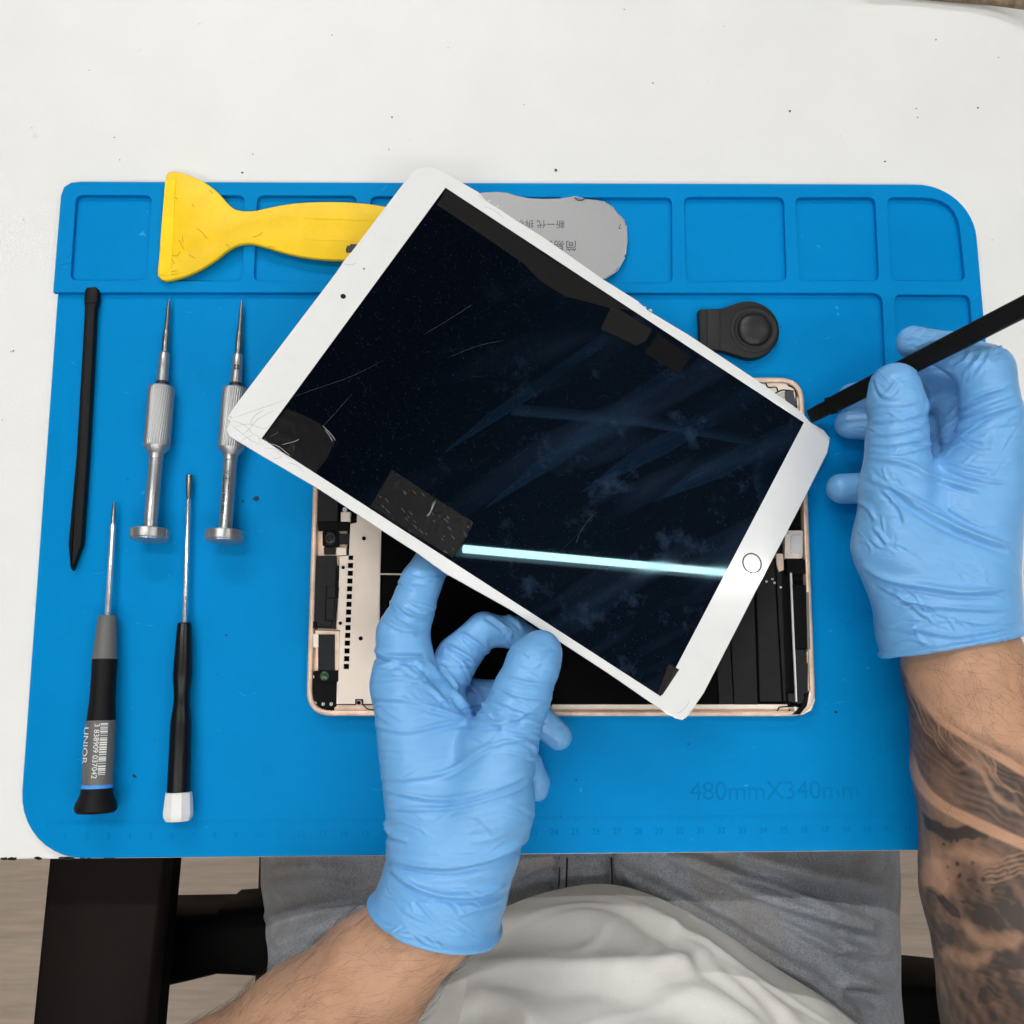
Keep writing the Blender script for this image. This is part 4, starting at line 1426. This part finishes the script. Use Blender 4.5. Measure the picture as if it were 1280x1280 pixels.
mx.inputs[7].default_value = (*lin(46, 42, 42), 1)
L.new(mx.outputs[2], bs.inputs['Base Color'])
body = put('body', me, skm, pe, smooth=True, label='bare forearms, the right one covered in dark tattoos')
ORG[body] = ORG[pe]

# --- hair on the forearms
def hair(n, cond, flow, seed, lmin, lmax):
    r = np.random.RandomState(seed)
    ii = np.where(cond)[0]
    ii = r.choice(ii, n)
    parts = []
    for i in ii:
        nrm = Nn[i]
        p = Vn[i] + r.normal(size=3) * .0012
        p = p - nrm * body_f(p[None].astype(np.float32))[0]
        dr = flow + r.normal(size=3) * .45
        dr -= nrm * (dr @ nrm)
        dr /= np.linalg.norm(dr)
        ln = r.uniform(lmin, lmax)
        cv = np.cross(nrm, dr) * r.normal() * .5
        pts = []
        for t in (0, .33, .66, 1):
            pts.append(p + dr * ln * t + cv * ln * t * t * .6 + nrm * (ln * .16 * math.sin(t * 2.2) + .0001))
        parts.append(tube(np.array(pts), .000032, 3, np.array([1, .9, .7, .3])))
    return join(parts)
hm = M('arm_hair', (.02, .012, .008), .5)
Lc = (Qb[:, 1] > 1095) & (Qb[:, 0] < 680) & (Qb[:, 1] < 1310) & (Vn[:, 2] > .0) & (Nn[:, 2] > -.3)
fl = LARM[1][0] - LARM[3][0]
fl = fl / np.linalg.norm(fl) + np.array([.6, -.3, 0])
V, F = hair(900, Lc, fl, 1, .006, .015)
mesh('arm_hair', V, F, hm, pe, kind='stuff')
Rc = (Qb[:, 1] > 812) & (Qb[:, 0] > 1120) & (Qb[:, 1] < 1290) & (Nn[:, 2] > -.2) & (Vn[:, 2] > 0)
wgt = np.where(Qb[:, 1] < 960, 1, 0) * (Qb[:, 0] > 1150)
V, F = hair(420, Rc & (wgt > 0), np.array([.35, .6, 0]) * -1 + np.array([1.0, 0, 0]), 2, .006, .014)
V2, F2 = hair(260, Rc, np.array([.8, -.5, 0]), 3, .004, .010)
V, F = join([(V, F), (V2, F2)])
mesh('arm_hair', V, F, hm, pe, kind='stuff')

# --- gloves
glm = M('nitrile_blue', lin(110, 170, 224), .33, var=.05, vscale=40, bump=.0004, bscale=170, spec=.45, stretch=(1, 2.2, 1))
for n_ in glm.node_tree.nodes:
    if n_.type == 'TEX_NOISE' and abs(n_.inputs['Scale'].default_value - 150) < 1:
        n_.noise_type = 'RIDGED_MULTIFRACTAL'
        n_.inputs['Detail'].default_value = 3
        n_.inputs['Distortion'].default_value = .6
def zl(pts):
    return [(420 + x / 2.285, 660 + y / 2.285) for x, y in pts]
def zr(pts):
    return [(960 + x / 2.56, 360 + y / 2.56) for x, y in pts]
def glove(name, f, lo, hi, cuff_p, cuff_n, lines, label, seed, rough_zones):
    cp, cn = np.asarray(cuff_p, np.float32), np.asarray(cuff_n, np.float32)
    cn = cn / np.linalg.norm(cn)
    def g(p):
        pd = (p - cp) @ cn                       # positive beyond the cuff
        o = .0014 * np.exp(-((pd + .0014) / .0014) ** 2) + .0020 * np.clip(1 + pd / .02, 0, 1)
        return np.maximum(f(p) - o, pd)
    V, F = surface(g, lo, hi, .0011)
    V = snap(g, relax(V, F, 2))
    V, F = subdiv(V, F)
    V = snap(g, V, 2)
    N = grad(g, V, 4e-4)
    Q = project(V)
    D = 1.15 * fold(V, Q, N, lines)
    # short random creases, mostly across the limb, in the zones where the photograph shows them
    r = np.random.RandomState(seed)
    extra = []
    for (x0, y0, x1, y1, ang, cnt, ln, amp, wd) in rough_zones:
        for _ in range(int(cnt * 1.8)):
            cx, cy = r.uniform(x0, x1), r.uniform(y0, y1)
            a = math.radians(ang) + r.normal() * .35
            l = ln * r.uniform(.5, 1.4)
            b = r.normal() * l * .12
            extra.append(([(cx - l / 2 * math.cos(a), cy - l / 2 * math.sin(a)), (cx - b * math.sin(a), cy + b * math.cos(a)),
                           (cx + l / 2 * math.cos(a), cy + l / 2 * math.sin(a))], amp * r.uniform(.5, 1.4), wd * r.uniform(.55, 1.1)))
    D += .62 * fold(V, Q, N, extra)
    D += vnoise(V, 220, seed) * .00028 + vnoise(V, 600, seed + 1) * .00007
    V = V + N * np.clip(D, -.0016, .0022)[:, None]
    return fast_mesh(name, V, F, glm, pe, label=label)

# left hand: index and middle under the screen, thumb on its edge, ring and little finger curled below
l_back = J((536, 1165, 49, 73), (547, 1108, 50, 63), (545, 1050, 53, 60), (508, 862, 56, 43))
l_mid = J((542, 1165, 48, 72), (556, 1110, 48, 63), (580, 1040, 50, 64), (552, 900, 50, 42))
l_low = J((566, 1100, 42, 60), (602, 1010, 40, 58), (590, 935, 36, 42))
l_thm = J((572, 1100, 50, 62), (606, 1005, 58, 61), (622, 940, 64, 48), (652, 868, 68, 36), (667, 828, 66, 33), (676, 815, 64, 27))
l_idx = J((508, 850, 54, 43), (504, 792, 56, 32), (526, 728, 47, 25), (552, 682, 36, 22))
l_mdl = J((545, 870, 46, 32), (572, 822, 42, 27), (606, 787, 40, 22), (640, 790, 37, 19), (662, 800, 35, 16))
l_rng = J((560, 905, 34, 28), (590, 872, 28, 24), (632, 872, 24, 21), (676, 902, 20, 19), (698, 921, 19, 17))
l_pky = J((590, 955, 30, 26), (630, 935, 22, 20), (660, 955, 16, 17), (671, 978, 14, 15.5), (671, 987, 13, 14.5))
def lhand(p):
    dd = chain_s(p, l_back, .004)
    dd = smin(dd, chain_s(p, l_mid, .004), .010)
    dd = smin(dd, chain_s(p, l_low, .004), .008)
    dd = smin(dd, chain_s(p, l_thm, .003), .006)
    dd = smin(dd, chain_s(p, l_idx, .002), .005)
    dd = smin(dd, chain_s(p, l_mdl, .002), .003)
    dd = smin(dd, chain_s(p, l_rng, .0015), .002)
    return smin(dd, chain_s(p, l_pky, .0015), .0015)
LW = [(zl([(105, 345), (150, 365), (250, 368)]), .0011, 3.2), (zl([(103, 405), (200, 372), (285, 420), (345, 505)]), .0009, 3.4), (zl([(100, 485), (200, 490), (300, 520), (385, 545)]), .0007, 2.8),
      (zl([(100, 440), (180, 430), (260, 450), (330, 510)]), .0006, 2.6),
      (zl([(95, 560), (200, 580), (350, 552), (430, 560), (520, 540), (600, 495)]), .0007, 3.0), (zl([(120, 715), (220, 712), (330, 690), (430, 625), (560, 600)]), .0008, 3.2),
      (zl([(130, 745), (300, 775), (450, 745), (572, 690)]), .0008, 3.2), (zl([(140, 800), (300, 802), (420, 778), (530, 740), (572, 690)]), .0007, 2.6),
      (zl([(150, 948), (300, 968), (420, 950), (520, 905), (565, 855)]), .0014, 4.0), (zl([(138, 830), (152, 872), (205, 892)]), .0010, 3.0),
      (zl([(152, 972), (220, 1020), (300, 1048), (400, 1050), (490, 1018)]), .0015, 4.0), (zl([(185, 1085), (225, 1110), (262, 1122)]), .0006, 2.4), (zl([(230, 1060), (262, 1100), (292, 1132)]), .0006, 2.4),
      (zl([(340, 1110), (420, 1085), (470, 1060)]), .0006, 2.4), (zl([(490, 430), (560, 445), (625, 450)]), .0006, 2.4), (zl([(470, 460), (540, 482), (615, 490)]), .0006, 2.4),
      (zl([(450, 490), (530, 520), (600, 530)]), .0007, 2.6), (zl([(440, 520), (520, 548), (590, 560)]), .0006, 2.4), (zl([(420, 545), (500, 575), (580, 595)]), .0006, 2.6),
      (zl([(500, 590), (560, 620), (575, 640)]), .0006, 2.4), (zl([(480, 640), (540, 650), (575, 660)]), .0005, 2.2),
      (zl([(530, 350), (570, 372), (610, 350)]), .0004, 2.2), (zl([(525, 390), (560, 400), (590, 380)]), .0004, 2.2),
      (zl([(150, 205), (200, 252), (258, 262)]), .0008, 2.8), (zl([(190, 130), (240, 148), (300, 140)]), .0005, 2.4), (zl([(128, 255), (190, 290), (258, 292)]), .0006, 2.6),
      (zl([(315, 335), (370, 365), (400, 388)]), .0009, 2.8), (zl([(355, 300), (410, 335), (440, 362)]), .0008, 2.6), (zl([(430, 245), (480, 280), (505, 325)]), .0008, 2.6), (zl([(295, 385), (340, 440), (350, 470)]), .0010, 3.0),
      (zl([(480, 240), (520, 270), (540, 300)]), .0005, 2.2), (zl([(255, 372), (310, 432), (350, 482), (395, 530)]), .0013, 3.4), (zl([(370, 440), (410, 480), (420, 520)]), .0006, 2.4)]
zones_l = [(485, 1110, 600, 1175, 20, 16, 40, .0004, 2.0), (600, 860, 680, 930, 12, 16, 46, .0004, 2.0), (475, 815, 580, 900, 15, 14, 50, .0004, 2.1), (480, 720, 535, 800, 25, 8, 26, .0004, 1.9),
           (565, 775, 650, 830, 60, 8, 22, .0004, 1.9), (480, 930, 660, 1060, -6, 12, 70, .00028, 2.4), (640, 800, 695, 850, 10, 7, 24, .0003, 1.8)]
cp = at(541, 1150, .050)
cn = np.array([-.25, -.97, -.17])
glove('glove', lhand, (-.09, -.235, -.005), (.045, .035, .105), cp, cn, LW, 'blue nitrile glove on the hand gripping the screen edge', 21, zones_l)

# right hand: thumb and index pinch the spudger, the other fingers curl underneath
r_back = J((1190, 800, 50, 72), (1196, 740, 54, 70), (1228, 610, 62, 50), (1236, 560, 66, 42))
r_mid = J((1180, 790, 46, 70), (1175, 720, 52, 66), (1190, 620, 56, 52))
r_low = J((1160, 760, 40, 58), (1140, 690, 40, 52), (1130, 620, 36, 40))
r_thm = J((1160, 770, 50, 60), (1128, 680, 56, 60), (1122, 610, 62, 45), (1122, 545, 66, 36), (1121, 505, 68, 34.5), (1119, 484, 68, 31))
r_idx = J((1238, 560, 66, 40), (1240, 520, 70, 36), (1232, 466, 74, 34), (1188, 438, 66, 23), (1142, 428, 56, 21))
r_mdl = J((1215, 565, 52, 36), (1200, 505, 44, 29), (1168, 482, 36, 26), (1110, 490, 24, 21), (1066, 497, 16, 18))
r_rng = J((1190, 600, 42, 34), (1170, 545, 32, 26), (1110, 530, 18, 21), (1062, 530, 12, 18))
r_pky = J((1150, 650, 32, 32), (1120, 625, 20, 22), (1085, 610, 14, 20), (1052, 611, 12.5, 19))
def rhand(p):
    dd = chain_s(p, r_back, .004)
    dd = smin(dd, chain_s(p, r_mid, .004), .010)
    dd = smin(dd, chain_s(p, r_low, .004), .008)
    dd = smin(dd, chain_s(p, r_thm, .003), .006)
    dd = smin(dd, chain_s(p, r_idx, .002), .005)
    dd = smin(dd, chain_s(p, r_mdl, .002), .003)
    dd = smin(dd, chain_s(p, r_rng, .0015), .002)
    return smin(dd, chain_s(p, r_pky, .0015), .002)
RW = [(zr([(325, 540), (400, 550), (470, 572), (520, 600), (700, 655)]), .0010, 3.4), (zr([(300, 600), (400, 640), (500, 685), (560, 722)]), .0007, 3.0), (zr([(400, 640), (520, 720), (640, 780), (778, 830)]), .0017, 4.2),
      (zr([(295, 885), (380, 930), (480, 950), (620, 970), (755, 965)]), .0015, 4.0), (zr([(330, 935), (450, 1000), (560, 1020), (757, 1030)]), .0009, 3.0), (zr([(370, 1085), (480, 1092), (600, 1112), (770, 1085)]), .0008, 2.8),
      (zr([(400, 960), (440, 1000), (520, 1060)]), .0007, 2.6), (zr([(600, 1060), (680, 1075), (745, 1070)]), .0006, 2.4), (zr([(380, 1130), (450, 1120), (520, 1140)]), .0006, 2.4),
      (zr([(330, 425), (410, 420), (502, 402)]), .0008, 2.6), (zr([(328, 470), (420, 462), (506, 440)]), .0006, 2.4), (zr([(328, 500), (420, 497), (510, 478)]), .0007, 2.4), (zr([(325, 522), (420, 528), (515, 508)]), .0006, 2.4),
      (zr([(340, 290), (372, 345), (415, 295)]), .0006, 2.4), (zr([(345, 330), (400, 352), (440, 330)]), .0004, 2.2), (zr([(345, 370), (420, 375), (490, 360)]), .0003, 2.2),
      (zr([(518, 505), (620, 435), (700, 402), (800, 372)]), .0011, 3.4), (zr([(530, 475), (620, 405), (790, 338)]), .0007, 2.8), (zr([(560, 425), (650, 352), (790, 318)]), .0007, 2.8), (zr([(600, 390), (690, 340), (795, 300)]), .0005, 2.4),
      (zr([(595, 255), (630, 232), (650, 200)]), .0006, 2.4), (zr([(620, 285), (665, 240), (690, 200)]), .0006, 2.4), (zr([(520, 535), (640, 575), (730, 592)]), .0008, 2.8), (zr([(525, 550), (650, 605), (770, 625)]), .0007, 2.6),
      (zr([(640, 470), (720, 440), (805, 430)]), .0005, 2.4), (zr([(280, 680), (320, 705), (345, 745)]), .0008, 2.8), (zr([(335, 760), (360, 790), (385, 825)]), .0006, 2.4), (zr([(325, 800), (350, 822), (380, 830)]), .0005, 2.2),
      (zr([(470, 265), (530, 255), (590, 268)]), .0006, 2.2), (zr([(500, 300), (520, 340), (510, 400)]), .0005, 2.2), (zr([(440, 165), (470, 150), (500, 125)]), .0006, 2.2), (zr([(470, 190), (520, 170), (560, 165)]), .0004, 2.0),
      (zr([(360, 640), (420, 700), (440, 760)]), .0006, 2.6), (zr([(560, 690), (640, 740), (720, 770)]), .0005, 2.6)]
zones_r = [(1105, 735, 1265, 800, 8, 22, 46, .0004, 2.1), (1090, 510, 1155, 570, -6, 12, 36, .0004, 1.9), (1170, 520, 1270, 590, -25, 14, 44, .0004, 2.0), (1075, 590, 1130, 690, 45, 10, 30, .0004, 2.0),
           (1100, 600, 1255, 730, 22, 14, 60, .0003, 2.4), (1205, 430, 1262, 470, -60, 8, 24, .0004, 1.9), (1095, 460, 1150, 500, 10, 6, 22, .0003, 1.8), (1125, 415, 1185, 445, -20, 6, 20, .0003, 1.8)]
cp = at(1186, 809, .050)
cn = np.array([.17, -.98, 0.])
glove('glove', rhand, (.135, -.105, -.002), (.275, .105, .112), cp, cn, RW, 'blue nitrile glove on the hand pinching the spudger', 33, zones_r)

# --- jeans
jm = M('washed_denim', lin(210, 217, 230), .85, var=.30, vscale=46, bump=.0009, bscale=900, sheen=.2, var2=lin(168, 171, 178))
speckle(jm, 1300, .52, lin(120, 120, 124), .42, 2)
speckle(jm, 700, .54, lin(214, 222, 232), .40, 5)
speckle(jm, 11, .50, lin(176, 164, 150), .40, 3)
jl, jr = at(312, 1150, -.20)[0], at(1136, 1150, -.20)[0]
RT = .098
def jeans_f(p):
    a = seg(p, np.array([jl + RT + .045, -.44, -.215]), np.array([jl + RT, -.10, -.20]), .105, RT)
    b = seg(p, np.array([jr - RT - .05, -.44, -.215]), np.array([jr - RT, -.10, -.20]), .105, RT)
    a = smin(a, seg(p, np.array([jl + RT, -.10, -.20]), np.array([jl + RT - .01, .06, -.20]), RT, .075), .02)
    b = smin(b, seg(p, np.array([jr - RT, -.10, -.20]), np.array([jr - RT + .01, .06, -.20]), RT, .075), .02)
    c = seg(p, np.array([jl + RT + .04, -.31, -.215]), np.array([jr - RT - .04, -.31, -.215]), .115, .115)
    e = seg(p, np.array([jl + RT + .03, -.20, -.22]), np.array([jr - RT - .03, -.20, -.22]), .088, .088)
    sh1 = seg(p, np.array([jl + RT - .01, .06, -.20]), np.array([jl + RT - .01, .03, -.62]), .075, .06)
    sh2 = seg(p, np.array([jr - RT + .01, .06, -.20]), np.array([jr - RT + .01, .03, -.62]), .075, .06)
    dd = smin(smin(a, b, .03), smin(c, e, .05), .05)
    return smin(smin(dd, sh1, .03), sh2, .03)
V, F = surface(jeans_f, (jl - .06, -.58, -.70), (jr + .06, .16, -.06), .0065)
V = snap(jeans_f, relax(V, F, 2))
V, F = subdiv(V, F)
V = snap(jeans_f, V)
V, F = subdiv(V, F)
N_ = grad(jeans_f, V, 1e-3)
Q = project(V)
def zj(pts):
    return [(600 + x / 2.207, 1040 + y / 2.207) for x, y in pts]
JW = [([(850, 1066), (915, 1090), (985, 1113), (1062, 1143), (1132, 1162)], .0036, 4.0), ([(772, 1084), (820, 1108), (870, 1135), (940, 1174), (1010, 1226), (1064, 1280)], .0034, 4.0),
      ([(880, 1100), (960, 1140), (1050, 1190), (1130, 1215)], .0020, 5), ([(330, 1090), (390, 1082), (460, 1092)], .0020, 5), ([(318, 1150), (380, 1135), (450, 1120)], .0022, 5), ([(640, 1110), (670, 1088), (700, 1078)], .0026, 4),
      ([(1010, 1250), (1070, 1236), (1130, 1242)], .0024, 4), (zj([(370, 60), (420, 130), (560, 210), (740, 320), (900, 400), (1050, 520)]), .0085, 9), (zj([(520, 60), (680, 130), (820, 190), (960, 230), (1150, 290)]), .0075, 8),
      (zj([(700, 60), (900, 110), (1150, 160)]), .0035, 9), (zj([(640, 230), (760, 320), (900, 410)]), .004, 7), (zj([(1000, 310), (1080, 330), (1150, 330)]), .004, 8),
      (zj([(1000, 410), (1090, 420), (1150, 460)]), .005, 8), (zj([(20, 160), (100, 110), (220, 80)]), .006, 9), (zj([(60, 90), (140, 75), (200, 70)]), .004, 7),
      ([(703, 1066), (702, 1100), (701, 1130)], .0035, 4), ([(770, 1066), (771, 1100), (771, 1130)], .003, 4), ([(330, 1180), (380, 1170), (450, 1140)], .004, 12), ([(320, 1110), (380, 1100), (470, 1110)], .0025, 12), ([(330, 1230), (360, 1200), (400, 1190)], .004, 10)]
D = np.clip(1.7 * fold(V, Q, N_, JW), -.006, .005) * np.clip((Q[:, 0] - 318) / 40, 0, 1) * np.clip((1126 - Q[:, 0]) / 40, 0, 1) + vnoise(V, 45, 8) * .0016 + vnoise(V, 130, 9) * .0005
V = V + N_ * D[:, None]
jeans = fast_mesh('jeans', V, F, jm, pe, label='grey blue washed denim jeans')
st_m = M('stitching', lin(70, 52, 40), .8)
def surf_pt(f, px, py, z0, z1):
    zz = np.linspace(z1, z0, 300)
    P = np.array([at(px, py, z) for z in zz], np.float32)
    v = f(P)
    i = np.where(v < 0)[0]
    return P[i[0]].astype(float) if len(i) else P[-1].astype(float)
for pts in ([(700, 1072), (699, 1100), (698, 1126)], [(709, 1072), (708, 1100), (707, 1125)], [(764, 1072), (765, 1100), (765, 1124)]):
    Pp = np.array([surf_pt(jeans_f, x, y, -.3, -.06) + [0, 0, .0006] for x, y in smooth_poly(np.array(pts, float), 5, False)])
    V, F = tube(Pp, .0005, 6)
    mesh('seam', V, F, st_m, pe)

# --- shirt
front = [(430, 1330), (520, 1245), (580, 1185), (640, 1147), (690, 1130), (745, 1122), (800, 1132), (870, 1164), (960, 1222), (1050, 1280), (1130, 1340)]
zf = [-.165, -.16, -.15, -.142, -.138, -.135, -.137, -.142, -.15, -.158, -.165]
hem = np.array([surf_pt(jeans_f, x, y, -.26, -.05) + [0, 0, .004] for (x, y) in front])
hem = smooth_poly(hem, 10, False)
nU = len(hem)
cx = .05
back = np.array([[cx + .205 * math.cos(a), -.50 + .13 * math.sin(a), -.17] for a in np.linspace(-.15, -math.pi + .15, 30)])
back[:, 0] = np.linspace(hem[-1][0] + .03, hem[0][0] - .03, 30)
ring0 = np.vstack([hem, back])
rows = []
ctrp = np.array([cx, -.50, 0])
prof = [(-.004, -.006, 1.0), (0, 0, 1.0), (.0045, .003, 1.0), (.010, .010, 1.0), (.012, .020, 1.0)]
for kk in range(1, 46):
    s = kk / 45
    prof.append((.012 - .165 * s ** 1.15, .020 + .50 * s ** .92 - .06 * math.sin(s * 3.14), 1.0 + .0 * s))
for (dy, dz, sc_) in prof:
    r_ = ring0.copy()
    wgt = np.concatenate([np.ones(nU), np.zeros(30)])
    edge_w = np.concatenate([np.sin(np.linspace(.0, math.pi, nU)) ** .5, np.zeros(30)])
    zmean = -.15
    flat = np.clip(dz / .12, 0, 1)
    r_[:, 2] = r_[:, 2] * (1 - flat) + zmean * flat + dz
    r_[:, 1] += dy * wgt * (.4 + .6 * edge_w)
    out = r_[:, :2] - ctrp[:2]
    rows.append(r_)
R_ = np.array(rows)
nr, nc = R_.shape[:2]
V = R_.reshape(-1, 3)
F = np.array([[i * nc + j, i * nc + (j + 1) % nc, (i + 1) * nc + (j + 1) % nc, (i + 1) * nc + j] for i in range(nr - 1) for j in range(nc)])
V, F = subdiv(V, F)
V, F = subdiv(V, F)
V = relax(V, F, 2, .4)
tmp = np.zeros_like(V)
fn = np.cross(V[F[:, 2]] - V[F[:, 0]], V[F[:, 3]] - V[F[:, 1]])
for i in range(4):
    np.add.at(tmp, F[:, i], fn)
N_ = tmp / (np.linalg.norm(tmp, axis=1)[:, None] + 1e-12)
if np.mean(N_[:, 2]) < 0 and N_[np.argmax(V[:, 1])][1] < 0:
    F = F[:, ::-1]
    N_ = -N_
Q = project(V)
TW = [(zj([(-60, 372), (120, 366), (300, 372), (480, 366), (640, 330)]), .0050, 13), (zj([(360, 185), (480, 230), (600, 320), (720, 430), (820, 530)]), .0030, 7), (zj([(440, 200), (600, 290), (740, 400), (900, 560)]), .0030, 8),
      (zj([(-20, 262), (100, 235), (240, 225), (370, 240)]), .0025, 14), (zj([(330, 400), (480, 410), (640, 470), (800, 560)]), .0045, 16), (zj([(-40, 430), (60, 450), (120, 490), (160, 560)]), .0045, 16),
      (zj([(400, 300), (500, 330), (600, 360)]), .0020, 16)]
rz = np.random.RandomState(77)
for _ in range(9):
    x_, y_ = rz.uniform(600, 1000), rz.uniform(1140, 1285)
    a_ = rz.normal() * .3 + (.65 if x_ > 820 else -.05)
    l_ = rz.uniform(35, 95)
    TW.append(([(x_ - l_ * math.cos(a_), y_ - l_ * math.sin(a_)), (x_, y_ + rz.normal() * 4), (x_ + l_ * math.cos(a_), y_ + l_ * math.sin(a_))], rz.uniform(.0004, .0009), rz.uniform(5, 10)))
inner = [(x, y + 9) for x, y in front[3:10]]
TW.append((inner, .0008, 2.6))
D = .95 * fold(V, Q, N_, TW) + vnoise(V, 40, 18) * .0008
V = V + N_ * D[:, None]
shm = M('white_cotton', (.88, .87, .83), .9, var=.05, vscale=30, bump=.00022, bscale=1700, sheen=.3)
fast_mesh('t_shirt', V, F, shm, pe, label='white cotton t-shirt with soft folds')

# ================================================================== chair
ch = thing('office_chair', 'dark chair with brown padded armrest that the person sits on', 'chair', (.045, -.36, -.73))
cb = M('chair_black', (.002, .002, .002), .6, spec=.08, var=.2, vscale=60)
brn = M('armrest_brown', (.010, .0062, .0052), .55, spec=.12, var=.2, vscale=40, bump=.0001, bscale=900)
xs0, xs1 = at(300, 1150, -.28)[0], at(1150, 1150, -.28)[0]
V, F = prism(rrect(xs0, -.66, xs1, -.15, .05), -.40, -.315, .02)
auto_smooth(mesh('seat', V, F, cb, ch), 60)
V, F = prism(rrect(xs0 + .02, -.76, xs1 - .02, -.68, .03), -.36, .12, .02)
auto_smooth(mesh('backrest', V, F, cb, ch), 60)
P = pxs([(60, 1040), (208, 1040), (207, 1073), (186, 1282), (176, 1400), (26, 1400), (39, 1282), (60, 1073)], -.10)
V, F = prism(P, -.118, -.10, .003)
auto_smooth(mesh('armrest', V, F, brn, ch), 60)
Pp = pxs([(70, 1050), (208, 1050), (186, 1282), (176, 1390), (40, 1390)], -.10)
V, F = prism(inset(Pp if poly_area(Pp) > 0 else Pp[::-1], .002), -.142, -.118, .003)
mesh('armrest_base', V, F, cb, ch)
P = pxs([(150, 1146), (266, 1144), (272, 1138), (330, 1134), (360, 1136), (360, 1226), (330, 1224), (268, 1221), (232, 1230), (150, 1248)], -.17)
V, F = prism(P, -.235, -.17, .006)
auto_smooth(mesh('arm_bracket', V, F, cb, ch), 50)
P = pxs([(1090, 1236), (1150, 1233), (1320, 1250), (1320, 1330), (1090, 1330)], -.24)
V, F = prism(P, -.33, -.24, .006)
auto_smooth(mesh('arm_bracket', V, F, cb, ch), 50)
xr_ = at(1400, 1150, -.10)[0] + .03
V, F = prism(rrect(xr_ - .035, -.46, xr_ + .035, -.15, .012), -.142, -.10, .004)
mesh('armrest', V, F, brn, ch)
V, F = prism(rrect(xr_ - .02, -.36, xr_ + .02, -.30, .008), -.30, -.141, .003)
mesh('arm_post', V, F, cb, ch)
c = np.array([.045, -.42, 0])
V, F = lathe(np.array([.045, -.42, -.66]), np.array([.045, -.42, -.40]), [(0, .03), (.26, .03)], 24)
mesh('column', V, F, cb, ch)
for k in range(5):
    a_ = k * 2 * math.pi / 5 + 1.57
    e_ = np.array([.045 + .28 * math.cos(a_), -.42 + .28 * math.sin(a_), -.685])
    V, F = tube([np.array([.045, -.42, -.65]), e_], .022, 10)
    mesh('base_leg', V, F, cb, ch)
    V, F = lathe(e_ + [-.012, 0, -.018], e_ + [.012, 0, -.018], [(0, .026), (.024, .026)], 20)
    mesh('caster', V, F, cb, ch)
